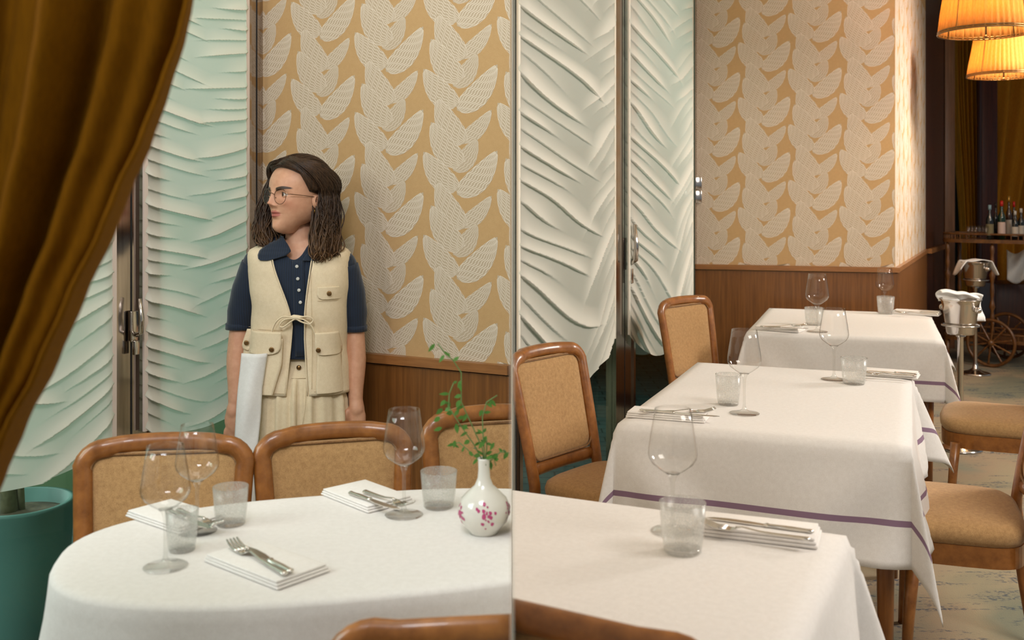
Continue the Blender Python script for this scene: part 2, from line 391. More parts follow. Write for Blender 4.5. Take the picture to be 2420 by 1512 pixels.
# --- left room back wall
LB = Vector((-.004, LC.y+LD.y*((-.004-LC.x)/LD.x)))
m = wall_box('w', LC-LD*.02, LB, 0, ZC, .12, None)
cols = []
for u, v in ((600, 262), (759, 181), (919, 260.6), (1083, 157), (1247, 239)):
    s, y = ray_s(u, LC, LD); cols.append((s, HC+(VH-v)*y/F))
sp = (cols[3][0]-cols[1][0])/2; cols = [(cols[1][0]+sp*(i-1), c[1]) for i, c in enumerate(cols)]
ymid = ray_s(919, LC, LD)[1]; perL = 192*ymid/F
zwL = HC-(832-VH)*ray_s(862, LC, LD)[1]/F
wallpaper(m, LC, LB, zwL+.001, 2.5, cols, perL, sp/(165*ymid/F)*.98)
_wb = struct(m.build('wall_back', WP)); clip(_wb, -1)
def wains(a, b, zt, names, flip=1, cap=.03):
    a = Vector(a); b = Vector(b); d = (b-a).normalized(); n = Vector((d.y, -d.x))*flip
    m = wall_box('w', a+n*.012, b+n*.012, .10, zt-cap-.006, .0118, None, flip)
    struct(m.build(names[0], M_wain))
    m = wall_box('w', a+n*.026, b+n*.026, zt-cap, zt, .0255, None, flip); struct(m.build(names[1], M_cap))
    m = wall_box('w', a+n*.02, b+n*.02, 0, .10, .0195, None, flip); struct(m.build(names[2], M_dark))
wains(LC, LB, zwL, ('trim_1', 'trim_2', 'baseboard_back'))
# --- added partition: keeps the two rooms' light apart, closes off cut furniture (knife-thin front edge, thickening to 4 mm)
m = MB(); m.add([(0, .7, 0), (.0007, 2.2, 0), (.0007, 12, 0), (-.0007, 12, 0), (-.0007, 2.2, 0), (0, .7, ZC), (.0007, 2.2, ZC), (.0007, 12, ZC), (-.0007, 12, ZC), (-.0007, 2.2, ZC)],
      [(0, 1, 6, 5), (1, 2, 7, 6), (2, 3, 8, 7), (3, 4, 9, 8), (4, 0, 5, 9), (5, 6, 7, 8, 9), (4, 3, 2, 1, 0)], 0, False)
struct(m.build('wall_added_divider', M_plaster))
# --- right room walls
m = wall_box('w', RC, RE, 0, ZC, .12, None)
cols = []
RD = (RE-RC).normalized()
for u, v in ((1684, 300), (1803, 228), (1919, 160), (2046, 218), (2170, 175)):
    s, y = ray_s(u, RC, RD); cols.append((s, HC+(VH-v)*y/F))
sp = (cols[3][0]-cols[1][0])/2; cols = [(cols[1][0]+sp*(i-1), c[1]) for i, c in enumerate(cols)]
ymid = ray_s(1900, RC, RD)[1]; perR = 132*ymid/F; zwR = HC-(624-VH)*6.6/F
wallpaper(m, RC, RE, zwR+.001, 3.0, cols, perR, sp/(perR*.86))
struct(m.build('wall_far', WP))
wains(RC, RE+RD*.026, zwR, ('trim_3', 'trim_4', 'baseboard_far'))
m = wall_box('w', RE, RS, 0, ZC, .12, None)
SD = (RS-RE).normalized(); Ls = (RS-RE).length
wallpaper(m, RE, RS, zwR+.001, 3.0, [(sp*(i+.45), HC+.1+perR*(.5*(i % 2))) for i in range(int(Ls/sp)+1)], perR, sp/(perR*.86))
struct(m.build('wall_side', WP))
wains(RE, RS, zwR, ('trim_5', 'trim_6', 'baseboard_side'))
m = wall_box('w', RS, RP, 0, ZC, .12, None); struct(m.build('wall_passage', M_dark))
m = wall_box('w', RS+Vector((.03, .02)), RP, zwR-.04, zwR, .03, None, -1); struct(m.build('trim_7', M_cap))
m = MB().box((RP.x-.01, RP.y-.03, 0), (RP.x+.085, RP.y+.1, ZC), 0, .004); struct(m.build('trim_8', wood('pale_pilaster_wood', hexc(112, 78, 52), hexc(140, 100, 70), (20, 20, 1), .4)))
struct(wall_box('w', (4.1, 11.2), (8, 11.2), 0, ZC, .12, None).build('wall_passage_end', plain('dark_green_wall', hexc(38, 48, 40), .8)))
m = MB().box((4.72, 10.2, 0), (4.88, 10.32, ZC), 0, .01); struct(m.build('trim_9', wood('dark_red_post_wood', hexc(58, 20, 12), hexc(84, 34, 18), (20, 20, 1), .4)))
# --- floor, ceiling, ground outside
m = MB()
def poly(pts, z, dz):
    n = len(pts); vs = [(p[0], p[1], z) for p in pts]+[(p[0], p[1], z+dz) for p in pts]
    return vs, [tuple(range(n))[::-1], tuple(range(n, 2*n))]+[(i, (i+1) % n, n+(i+1) % n, n+i) for i in range(n)]
LX = LC+LW*3.2; RX = RC+RW*3.05
vs, fs = poly([(8.2, -1.5), (8.2, 12), (4, 12), (RS.x, RS.y), (RE.x, RE.y), (RC.x, RC.y), (.003, 3.858), (-.003, LB.y), (LC.x, LC.y), (LX.x, LX.y), (LX.x-.3, -1.5)], -.05, .05)
m.add(vs, fs, 0, False); struct(m.build('floor', M_carpet))
m = MB(); m.box((-3.2, .3, ZC), (8.2, 12, ZC+.08)); struct(m.build('ceiling', M_plaster))
m = MB(); m.box((-6, 1, -.12), (4.5, 13, -.055)); struct(m.build('ground', M_slate))
m = MB(); m.box((-4.8, 4.7, -.055), (-.3, 4.9, 1.35)); struct(m.build('wall_courtyard', M_facade))
m = MB(); m.box((.02, 9.4, -.055), (2.3, 9.6, 1.9)); struct(m.build('wall_alley', M_hedge))
# --- windows
def window(name, base, d, spans, posts, ztop, zs, inn, handle=None):
    """glazed wall along base+d*s; posts = [(s0, s1)], spans = panes; inn = unit vector into the room"""
    root = None
    for i, (s0, s1) in enumerate(spans):
        a = base+d*s0; b = base+d*s1
        m = MB(); e = .03
        def bx(sa, sb, z0, z1, t0, t1, mat=0):
            q = [base+d*sa+inn*t0, base+d*sb+inn*t0, base+d*sb+inn*t1, base+d*sa+inn*t1]
            m.add([(p.x, p.y, z) for z in (z0, z1) for p in q], [(0, 1, 5, 4), (1, 2, 6, 5), (2, 3, 7, 6), (3, 0, 4, 7), (4, 5, 6, 7), (3, 2, 1, 0)], mat, False)
        bx(s0, s0+e, 0, ztop, -.03, .012); bx(s1-e, s1, 0, ztop, -.03, .012); bx(s0+e, s1-e, 0, .05, -.03, .012); bx(s0+e, s1-e, ztop-.05, ztop, -.03, .012)
        o = struct(m.build('%s_%d' % (name, zs+i), M_mull))
        m = MB(); bx(s0+e, s1-e, .05, ztop-.05, -.012, -.008); m.build('window_glass', M_pane, o)
    for j, (s0, s1) in enumerate(posts):
        m = MB(); bx(s0, s1, 0, ztop, -.05, .004)
        struct(m.build('trim_%d' % (zs*10+j), M_mull))
        m = MB(); mid = (s0+s1)/2; bx(mid-.004, mid+.002, 0, ztop, .004, .0055)
        struct(m.build('trim_%d' % (zs*10+j+5), M_black))
inL = Vector((-LW.y, LW.x))*-1
if inL.dot(Vector((1, -.3))) < 0: inL = -inL
sBl = ray_s(340, LC, LW)[0]; sAr = ray_s(274, LC, LW)[0]
window('window', LC, LW, [(.07, sBl-.015), (sAr+.015, 1.35), (1.45, 2.3), (2.4, 3.2)], [(.0, .07), (sBl-.015, sAr+.015), (1.35, 1.45), (2.3, 2.4)], 3.2, 1, inL)
inR = Vector((RW.y, -RW.x))
if inR.dot(Vector((1, -.3))) < 0: inR = -inR
rs = lambda u: ray_s(u, RC, RW)[0]
window('window', RC, RW, [(.05, rs(1493)), (rs(1455), rs(1222))], [(0, .05), (rs(1493), rs(1455)), (rs(1222), rs(1212))], 3.2, 5, inR)
# window catches and a hinge
def catch(base, d, inn, s, z, sc, label, grp=None):
    p = base+d*s+inn*.014; o = thing('window_catch', label, 'window handle', (p.x, p.y, z), atan2(d.y, d.x))
    sg = 1 if Vector((-sin(o.rotation_euler.z), cos(o.rotation_euler.z))).dot(inn) > 0 else -1
    m = MB(); m.box((-.016*sc, 0, -.055*sc), (.016*sc, sg*.008, .055*sc), 0, .002); m.box((-.01*sc, sg*.008, -.10*sc), (.012*sc, sg*.02, -.05*sc), 0, .002); m.build('backplate', M_chrome, o)
    m = MB(); m.tube([(0, sg*.012, -.03*sc), (0, sg*.035, -.02*sc), (0, sg*.04, .03*sc), (0, sg*.03, .10*sc)], [.009*sc, .009*sc, .008*sc, .006*sc], 10); m.build('lever', M_chrome, o)
    return o
catch(LC, LW, inL, (sBl+sAr)/2-.0, HC-(770-VH)*ray_s(310, LC, LW)[1]/F, .9, 'chrome lever catch on the metal post between the two left blinds')
s_, y_ = ray_s(1480, RC, RW); catch(RC, RW, inR, s_, HC-(600-VH)*y_/F, 1.5, 'chrome lever catch on the metal post between the two right blinds')
s_, y_ = ray_s(1644, RC, RW); p = RC+RW*(s_+.02)+inR*.012; o = MB().box((-.03, -.02, -.085), (.03, .012, -.003), 0, .004).box((-.03, -.02, .003), (.03, .012, .085), 0, .004).build('hinge', M_chrome)
o.location = (p.x, p.y, HC-(449-VH)*y_/F); tag(o, 'small steel hinge block on the window frame beside the papered wall', 'hinge')
# --- ruched blinds
def blind(name_label, base, d, inn, s0, s1, zb, ztop, sag, apex, spacing, seed, grp, hemmat, k=1.0):
    rnd = random.Random(seed); W = abs(s1-s0); mid = base+d*s0
    root = thing('ruched_blind', name_label, 'blind', (mid.x, mid.y, zb), 0, grp)
    nu, nv = 130, int((ztop-zb)/spacing*20)
    ph = [rnd.uniform(0, 6.28) for _ in range(12)]; off = .05
    vs = []; att = []
    Wd = d*((s1-s0)/W)
    def sagf(s):    # 0 at the sides, 1 at the apex
        a = s/apex if s < apex else (1-s)/(1-apex); return a**.85 if s < apex else a**1.15
    for j in range(nv):
        t = j/(nv-1); z = zb+(ztop-zb)*t
        for i in range(nu):
            s = i/(nu-1)
            bow = .55+.45*ss(2.6, .9, z)
            def saw(ph_, sh=.24): fr = ph_-math.floor(ph_); return ((1-fr)**1.15)*ss(1.0, 1.0-sh, fr), math.floor(ph_)
            edge = ss(0, .07, s)*ss(1, .95, s)
            jl = .20*sin(z*3.1/spacing*.31+ph[0])+.12*sin(z*23+ph[1])+.10*sin(s*5+z*7+ph[2])
            jr = .20*sin(z*2.7/spacing*.29+ph[3])+.12*sin(z*19+ph[4])+.08*sin(s*6+z*6+ph[5])
            a_, na_ = saw((z+sag*bow*(s/apex)**.9)/spacing+jl)
            b_, nb_ = saw((z+sag*bow*1.05*((1-s)/(1-apex))**1.0)/spacing+.5+jr)
            la = apex*(.85+.38*sin(na_*2.4+ph[6])); lb = (1-apex)*(.80+.45*sin(nb_*1.9+ph[7]))
            wa = ss(la+.10, la-.22, s); wb = ss(lb+.10, lb-.16, 1-s)
            aa_ = a_*wa*(.7+.3*sin(na_*3.3)); bb_ = b_*wb*(.75+.3*sin(nb_*2.7))
            f_ = max(aa_, bb_)*.75+.25*(aa_+bb_)
            dep = .003+.0155*f_*(.3+.7*edge)*k+.007*sin(pi*s)
            zl = z-.008*f_*edge-(sag*.75*sin(pi*min(1, s))**.9*ss(.22, 0, t) if t < .22 else 0); saw = f_
            p = mid+Wd*(W*s)+inn*(off-.03+dep)
            vs.append((p.x-mid.x, p.y-mid.y, zl-zb)); att.append(min(1, saw*1.2)*(.4+.6*edge))
    fs = [(j*nu+i, j*nu+i+1, (j+1)*nu+i+1, (j+1)*nu+i) for j in range(nv-1) for i in range(nu-1)]
    m = MB(); m.add(vs, fs); o = m.build('blind_fabric', M_sheer, root)
    a = o.data.attributes.new('fold', 'FLOAT', 'POINT'); a.data.foreach_set('value', att)
    for sgn, sa in ((1, 0.0), (-1, 1.0)):
        q0 = Wd*(W*sa)+inn*(off-.03); q1 = q0+Wd*(.016*sgn*k)
        m = MB(); n = 40
        for jj in range(n):
            z0 = (ztop-zb)*jj/n-.004; z1 = (ztop-zb)*(jj+1)/n-.004
            m.box((0, 0, 0), (1, 1, 1), 0) if False else None
        a0 = inn*.0; m.add([(q.x, q.y, z) for z in (-.004, ztop-zb) for q in (q0, q1, q1+inn*.008, q0+inn*.008)], [(0, 1, 5, 4), (1, 2, 6, 5), (2, 3, 7, 6), (3, 0, 4, 7), (4, 5, 6, 7), (3, 2, 1, 0)], 0, False)
        m.build('side_hem', hemmat, root)
    return root
g1 = 'white ruched blinds hanging over the left windows'; g2 = 'white ruched blinds hanging over the right windows'
lsb = lambda u: ray_s(u, LC+inL*.028, LW)[0]
rsb = lambda u: ray_s(u, RC+inR*.028, RW)[0]
blind('pale ruched blind hanging right beside the standing woman', LC, LW, inL, lsb(590), lsb(341), .66, 3.1, .055, .52, .046, 3, g1, M_hem)
blind('pale ruched blind half hidden behind the mustard drape, above the teal planter', LC, LW, inL, lsb(276), 1.33, .65, 3.1, .085, .45, .052, 5, g1, M_hem)
blind('wide white ruched blind behind the front upholstered chair at the right windows', RC, RW, inR, rsb(1225), rsb(1456), .735, 3.15, .20, .70, .070, 11, g2, M_hem2, 1.3)
blind('narrow white ruched blind next to the papered wall and its steel hinge', RC, RW, inR, rsb(1487), rsb(1639), .725, 3.15, .26, .64, .070, 17, g2, M_hem2, 1.3)
# ------------------------------------------------------------------ chairs
def make_chair(label, bl, br, zt, depth=.42, seat_z=.455, group=None, lean=.085, front=1, side=0, bt=1.12):
    """bl, br: floor points under the left / right back posts at seat height (seen from behind); zt: top height"""
    bl = Vector(bl); br = Vector(br); W = (br-bl).length; c = (bl+br)/2; ang = atan2(br.y-bl.y, br.x-bl.x)
    root = thing('dining_chair', label, 'chair', (c.x, c.y, 0), ang, group)   # local x along the back, +y to the front
    hw = W/2; tw = hw*bt; zt0 = seat_z+.06
    yb = lambda z: -lean*((z-seat_z)/(zt-seat_z))**1.15 if z > seat_z else -.05*((seat_z-z)/seat_z)**1.5
    xw = lambda z: hw+(tw-hw)*max(0, (z-seat_z)/(zt-seat_z)) if z > seat_z else hw-.02*(seat_z-z)/seat_z
    # back frame: both posts above the seat and the rounded top rail
    rc = .055; pts = []
    for i in range(9):
        z = seat_z-.03+(zt-rc-.018-seat_z+.03)*i/8; pts.append((-xw(z)+.020, yb(z), z))
    for i in range(1, 7):
        a = pi-(pi/2)*i/6; z = zt-.021-rc+rc*sin(a); pts.append((-tw+.020+rc+rc*cos(a), yb(z), z))
    L = tw-.020-rc
    for i in range(1, 10): x = -L+2*L*i/9; z = zt-.018+.006*(1-(x/L)**2); pts.append((x, yb(z)-.022*(1-(x/tw)**2), z-.003))
    pr = [(-x, y, z) for x, y, z in pts[:15]][::-1]
    pts = pts[:-1]+pr
    n = len(pts); m = MB(); m.tube(pts, [.0185]*n, 14, flat=(1.22, .90)); m.build('back_frame', M_frame, root)
    # upholstered panel with piping
    z0 = seat_z+.085; z1 = zt-.034; r2 = .040; outl = []
    def xin(z): return xw(z)-.033
    for (cx, cz, a0) in ((1, z1, 0), (-1, z1, pi/2), (-1, z0, pi), (1, z0, 3*pi/2)):
        for i in range(7):
            a = a0+pi/2*i/6; zz = cz+(r2*sin(a)-r2 if cz == z1 else r2*sin(a)+r2)
            outl.append((cx*(xin(zz)-r2)+r2*cos(a), zz))
    m = MB(); N = len(outl)
    cy = lambda x, z: yb(z)-.022*(1-(x/tw)**2)
    zm = (z0+z1)/2
    for sg in (1, -1):
        vs = [(0, cy(0, zm)+sg*.017, zm)]; fs = []
        rings = [.25, .5, .75, .92, 1.0]; th = [.017, .016, .014, .011, .002]
        for rr, h in zip(rings, th):
            for (x, z) in outl: X = x*rr; Z = zm+(z-zm)*rr; vs.append((X, cy(X, Z)+sg*h, Z))
        for i in range(N):
            j = (i+1) % N; fs.append((0, 1+i, 1+j) if sg < 0 else (0, 1+j, 1+i))
            for k in range(len(rings)-1):
                q = (1+k*N+i, 1+(k+1)*N+i, 1+(k+1)*N+j, 1+k*N+j); fs.append(q if sg < 0 else q[::-1])
        m.add(vs, fs)
    o = m.build('backrest', M_tan, root, weld=True)
    m = MB()
    for sg in (1, -1): m.tube([(x*.975, cy(x, z)+sg*.011, zm+(z-zm)*.975) for x, z in outl], .0035, 6, closed=True)
    m.build('piping', M_pipe, o)
    m = MB(); zr = seat_z+.06
    m.tube([(x, cy(x, zr)-.004, zr) for x in [(-xw(zr)+.03)+(2*xw(zr)-.06)*i/8 for i in range(9)]], .020, 10, flat=(.75, 1.15)); m.build('lower_rail', M_frame, root)
    for sg in (-1, 1):
        m = MB(); m.tube([(sg*(xw(z)-.016), yb(z), z) for z in (0, .1, .2, .3, .4, seat_z-.02)], [.013, .015, .017, .019, .02, .02], 10); m.build('leg', M_frame, root)
    for sg in (-1, 1):
        m = MB(); x = sg*(hw+.005); m.tube([(x, depth-.04+.02, 0), (x, depth-.04+.01, .2), (x, depth-.045, seat_z-.05)], [.012, .017, .021], 10); m.build('leg', M_frame, root)
    # seat frame and cushion
    def so(rx, ry0, ry1, n=40, p=4.5):
        q = []
        for i in range(n):
            a = 2*pi*i/n; cx = abs(cos(a))**(2/p)*(1 if cos(a) > 0 else -1); cyy = abs(sin(a))**(2/p)*(1 if sin(a) > 0 else -1)
            y = (ry0+ry1)/2+(ry1-ry0)/2*cyy; q.append((rx*cx*(1+.07*(y-ry0)/(ry1-ry0)), y+.018*(1-cx*cx)*(1 if sin(a) > 0 else 0)))
        return q
    o1 = so(hw-.008, .012, depth); m = MB()
    vs = []; n = len(o1)
    for z in (seat_z-.075, seat_z-.015): vs += [(x*.99, y, z) for x, y in o1]
    m.add(vs, [tuple(range(n))[::-1], tuple(range(n, 2*n))]+[(i, (i+1) % n, n+(i+1) % n, n+i) for i in range(n)], 0, False); m.build('seat_frame', M_frame, root)
    m = MB(); vs = []; fs = []; lay = [(.985, seat_z-.014), (1.02, seat_z), (1.03, seat_z+.018), (1.0, seat_z+.034), (.9, seat_z+.045), (.6, seat_z+.052), (.25, seat_z+.055)]
    ym = depth/2
    for sc, z in lay: vs += [(x*sc, ym+(y-ym)*sc, z) for x, y in o1]
    for k in range(len(lay)-1):
        for i in range(n): j = (i+1) % n; fs.append((k*n+i, k*n+j, (k+1)*n+j, (k+1)*n+i))
    fs.append(tuple(range(n))[::-1]); fs.append(tuple(range((len(lay)-1)*n, len(lay)*n))); m.add(vs, fs); m.build('seat', M_tan, root)
    if side: clip(root, side)
    return root
def back_pts(u1, y1, u2, y2): return ((u1-UC)*y1/F, y1), ((u2-UC)*y2/F, y2)
gl = 'chairs along the window side of the oval table'
# chairs on the far side of the left table face the camera
a, b = (-.640, 2.41), (-1.015, 2.36)
make_chair('upholstered wooden chair leftmost at the oval table, under the drape side', a, b, .835, group=gl, lean=.07, seat_z=.44, depth=.38)
a, b = (-.262, 2.53), (-.592, 2.43)
make_chair('upholstered wooden chair at the oval table, in front of the standing woman', a, b, .84, group=gl, lean=.07, seat_z=.44, depth=.38, bt=1.16)
a, b = (.13, 2.64), (-.205, 2.56)
make_chair('upholstered wooden chair behind the flower vase, cut off by the picture seam', a, b, .86, group=gl, lean=.07, seat_z=.44, depth=.38, side=-1, bt=1.1)
make_chair('wooden chair back nearest the viewer at the bottom of the left picture', (-.25, 1.475), (.16, 1.52), .810, lean=.03, seat_z=.44, depth=.34, side=-1, bt=1.12)
# right room
gr = 'chairs on the window side of the square tables'
make_chair('upholstered wooden chair in front of the widest blind, turned to the middle square table', (.315, 3.60), (.064, 3.30), .90, group=gr, side=1, depth=.33, lean=.10, bt=1.1)
make_chair('upholstered wooden chair standing against the wood panelling by the far square table', (1.06, 5.20), (.77, 4.90), .915, group=gr, depth=.36, lean=.07, bt=1.12)
ga = 'chairs on the aisle side of the square tables'
make_chair('upholstered wooden chair at right picture edge, beside the middle square table', (1.455, 2.82), (1.615, 3.26), .90, group=ga, depth=.36, seat_z=.44, bt=1.05)
make_chair('upholstered wooden chair on the aisle in front of the steel bucket stand', (2.20, 4.10), (2.40, 4.53), .90, group=ga, depth=.42, seat_z=.44, bt=1.05)
make_chair('wooden chair back at the bottom edge below the nearest square table', (-.20, 1.60), (.27, 1.33), .842, lean=.03, seat_z=.44, depth=.10, side=1, bt=1.1)
# ------------------------------------------------------------------ tables and cloths
def square_table(label, cx, cy, rot, w, l, side=0, group='square dining tables'):
    root = thing('dining_table', label, 'table', (cx, cy, 0), rot, group)
    m = MB(); m.box((-w/2+.006, -l/2+.006, .715), (w/2-.006, l/2-.006, .744), 0, .006); m.build('tabletop', M_leg, root)
    for sx in (-1, 1):
        for sy in (-1, 1):
            x = sx*(w/2-.06); y = sy*(l/2-.06); m = MB(); m.tube([(x, y, 0), (x, y, .3), (x, y, .715)], [.018, .022, .028], 14); m.build('leg', M_leg, root)
    if side: clip(root, side)
    return root
def square_cloth(label, cx, cy, rot, w, l, drop, seed, side=0, stripe=True, k=.50, kb=.3, group='white cloths on the square tables', flare=.10):
    rnd = random.Random(seed); ph = [rnd.uniform(0, 6.28) for _ in range(10)]
    st0 = .19; st1 = .2065
    def axis(h):
        inner = [-h+2*h*i/24 for i in range(25)]
        outer = [drop*i/16 for i in range(1, 17)]; outer = sorted([x for x in outer if abs(x-st0) > .006 and abs(x-st1) > .006]+[st0, st1])
        return [-h-o for o in outer[::-1]]+inner+[h+o for o in outer]
    xs = axis(w/2); ys = axis(l/2); vs = []; R = .012
    for y in ys:
        for x in xs:
            ex = max(0, abs(x)-w/2); ey = max(0, abs(y)-l/2); sx = 1 if x > 0 else -1; sy = 1 if y > 0 else -1
            bxx = max(-w/2, min(w/2, x)); byy = max(-l/2, min(l/2, y))
            if ex == 0 and ey == 0:
                e = min(w/2-abs(x), l/2-abs(y)); vs.append((x, y, .7505+.0008*sin(x*9+ph[0])*sin(y*7+ph[1])-.004*ss(.014, 0, e))); continue
            r = sqrt(ex*ex+ey*ey)
            if ex and ey:
                al = atan2(ey, ex); s2 = sin(2*al)
                h = r*(.06+(kb if sy > 0 else k)*s2**2.2); zz = sqrt(max(0, r*r-h*h)); ang = al+ .12*sin(4*al)
                px = bxx+sx*(h*cos(ang)+.006); py = byy+sy*(h*sin(ang)+.006)
            else:
                tt = (y if ex else x)
                wv = .5+.5*sin(tt*7.5+ph[2+(1 if ex else 0)*2+(sx if ex else sy)]) ; wv2 = .5+.5*sin(tt*17+ph[6]+(1 if ex else 0))
                hl = (l if ex else w)/2; near = ss(hl*.35, hl, abs(tt))
                dg = .11*(.5+.5*sin((abs(tt)+r*.95)*21+ph[8]+(2 if tt > 0 else 0)))*ss(.05*hl, .7*hl, abs(tt))*ss(hl*1.02, hl*.8, abs(tt))
                h = r*(.03+flare*wv*(1-near)+.04*wv2*(1-near)+.06*near+dg); zz = sqrt(max(0, r*r-h*h))
                px = bxx+(sx*(h+.006) if ex else 0); py = byy+(sy*(h+.006) if ey else 0)
            vs.append((px, py, .7505-.004-zz))
    nx = len(xs); fs = []; mi = []
    def band(a, b):
        c = abs((a+b)/2); return c
    for j in range(len(ys)-1):
        for i in range(nx-1):
            fs.append((j*nx+i, j*nx+i+1, (j+1)*nx+i+1, (j+1)*nx+i))
            ex = abs((xs[i]+xs[i+1])/2)-w/2; ey = abs((ys[j]+ys[j+1])/2)-l/2; lo = st0; hi = st1
            mi.append(1 if stripe and ((lo < ex < hi and ey < hi) or (lo < ey < hi and ex < hi)) else 0)
    m = MB(); m.add(vs, fs); m.m = mi; o = m.build('tablecloth', [M_linen, M_stripe], None, solid=.0022)
    o.location = (cx, cy, 0); o.rotation_euler = (0, 0, rot); tag(o, label, 'tablecloth', group)
    if side: clip(o, side)
    return o
R2 = radians(-21.5); R1 = radians(-19.5); R3 = radians(-25.4)
t2 = (.905, 3.41, R2, .80, 1.20); t1 = (1.79, 5.46, R1, .90, 1.18)
c3, s3 = cos(R3), sin(R3); w3, l3 = .95, .66
t3 = (.658-(w3/2)*c3+(l3/2)*s3, 2.0-(w3/2)*s3-(l3/2)*c3, R3, w3, l3)
square_table('wooden table under the striped cloth in the middle of the row', *t2)
square_table('wooden table under the cloth furthest back by the panelled wall', *t1)
square_table('wooden table under the nearest cloth of the row, cut off by the picture seam', *t3, side=1)
square_cloth('white mauve-striped tablecloth on the middle table, corner hanging to the right', *t2, .315, 4, k=.18, kb=.42)
square_cloth('white mauve-striped tablecloth on the far table beside the wood panelling', *t1, .285, 9, k=.26, kb=.45)
square_cloth('white tablecloth on the nearest square table at the bottom of the picture', *t3, .33, 15, side=1, k=.22, stripe=False)
# oval table on the left
def oval_table():
    # rounded left end, straight run to the partition, clipped there
    n = 72; c = Vector((-.30, 1.985)); ang = radians(13.5); a_, b_ = .545, .30
    def rim(i, off=0, wob=0):
        t = 2*pi*i/n; p = 2.6; cx = cos(t); sy = sin(t)
        x = (a_+off)*abs(cx)**(2/p)*(1 if cx > 0 else -1); y = (b_+off)*abs(sy)**(2/p)*(1 if sy > 0 else -1)
        q = Vector((x*cos(ang)-y*sin(ang), x*sin(ang)+y*cos(ang))); return q
    root = thing('dining_table', 'oval wooden table under the plain white cloth in front of the woman', 'table', (c.x, c.y, 0), 0)
    m = MB(); vs = [(rim(i, -.008).x, rim(i, -.008).y, z) for z in (.715, .744) for i in range(n)]
    m.add(vs, [tuple(range(n))[::-1], tuple(range(n, 2*n))]+[(i, (i+1) % n, n+(i+1) % n, n+i) for i in range(n)], 0, False); m.build('tabletop', M_leg, root)
    m = MB(); m.lathe([(.20, 0), (.19, .03), (.045, .05), (.04, .3), (.05, .6), (.12, .715)], 24); m.build('pedestal', M_leg, root); clip(root, -1)
    m = MB(); vs = [(0, 0, .7505)]; fs = []; rings = []
    for f in (.2, .4, .6, .8, .93): rings.append([(rim(i).x*f, rim(i).y*f, .7505) for i in range(n)])
    for off, z in ((-.012, .7503), (-.004, .749), (.003, .7465), (.0065, .741)): rings.append([(rim(i, off).x, rim(i, off).y, z) for i in range(n)])
    nd = 14; D = .30
    for k in range(1, nd+1):
        t = k/nd; rg = []
        for i in range(n):
            fold = (.5+.5*sin(i*2*pi/n*13+.9*sin(i*.21)))*.045+(.5+.5*sin(i*2*pi/n*7+2))*.02
            q = rim(i, .0065+.012*t+fold*t**1.2); rg.append((q.x, q.y, .741-(D if q.y < .1 else D-.09*ss(.1, .25, q.y))*t))
        rings.append(rg)
    for rg in rings: vs += rg
    for i in range(n): fs.append((0, 1+i, 1+(i+1) % n))
    for k in range(len(rings)-1):
        for i in range(n): j = (i+1) % n; fs.append((1+k*n+i, 1+(k+1)*n+i, 1+(k+1)*n+j, 1+k*n+j))
    m.add(vs, fs); o = m.build('tablecloth', M_linen, None, solid=.0022); o.location = (c.x, c.y, 0)
    tag(o, 'plain white cloth with rounded end draped over the oval table on the left', 'tablecloth'); clip(o, -1)
oval_table()
# ------------------------------------------------------------------ glassware
def wine_proto():
    root = thing('wine_glass', '', 'wine glass')
    m = MB(); m.lathe([(.0, .002), (.175, .002), (.18, .008), (.16, .014), (.06, .03), (.025, .055), (.016, .1), (.015, .3), (.018, .40), (.035, .455), (.06, .478), (0.0, .479)], 40, caps=False); m.build('stem', M_stem, root)
    m = MB(); m.lathe([(.0, .474), (.055, .476), (.10, .505), (.165, .555), (.193, .60), (.2, .635), (.195, .69), (.182, .78), (.165, .88), (.147, 1.0), (.1435, 1.0)], 48, caps=False); m.build('bowl', M_glass, root)
    return root
def tumbler_proto():
    root = thing('water_tumbler', '', 'tumbler'); m = MB()
    m.lathe([(0, .0), (.33, 0), (.355, .03), (.40, .4), (.44, 1.0), (.42, 1.0), (.385, .45), (.345, .13), (0, .10)], 40, caps=False); m.build('glass_body', M_frost, root)
    m = MB(); m.tube([(.43*cos(i*2*pi/40), .43*sin(i*2*pi/40), 1.0) for i in range(40)], .013, 6, closed=True); m.build('rim', M_glass, root)
    m = MB(); m.lathe([(0, .02), (.33, .02), (.34, .09), (0, .11)], 32, caps=False); m.build('base', M_stem, root)
    return root
GP = wine_proto(); TP = tumbler_proto(); first = {'g': True, 't': True}
def put(kind, u, v, hpx, label, group, wid=1):
    proto = GP if kind == 'g' else TP
    o = proto if first[kind] else copy_thing(proto); first[kind] = False
    p = T(u, v, .752); h = hpx*p.y/F; o.location = (p.x, p.y, .752); o.scale = (h*wid, h*wid, h); o.rotation_euler = (0, 0, u*.01)
    o['label'] = label; o['group'] = group; o['category'] = 'wine glass' if kind == 'g' else 'tumbler'
gw = 'wine glasses laid on the tables'; gt = 'frosted water tumblers laid on the tables'
put('g', 955, 1217, 250, 'tall wine glass standing between the vase and the woman on the oval table', gw)
put('g', 466, 1256, 253, 'wine glass behind another glass, near the left end of the oval table', gw)
put('g', 391, 1339, 287, 'frontmost wine glass at the left end of the oval table', gw)
put('g', 1590, 1256, 290, 'wine glass directly behind the tumbler on the nearest square table', gw)
put('g', 1759, 977, 199, 'wine glass on the window side of the middle square table', gw)
put('g', 1971, 897, 169, 'wine glass on the aisle side of the middle square table', gw)
put('g', 1931, 784, 137, 'wine glass on the window side of the far square table', gw)
put('g', 2091, 738, 105, 'smallest-looking wine glass, aisle side of the far square table against the panelling', gw)
put('t', 545, 1239, 90, 'frosted tumbler standing in front of the gap between the first two chairs', gt, 1.05)
put('t', 430, 1300, 96, 'frosted tumbler just behind the frontmost wine glass of the oval table', gt, .9)
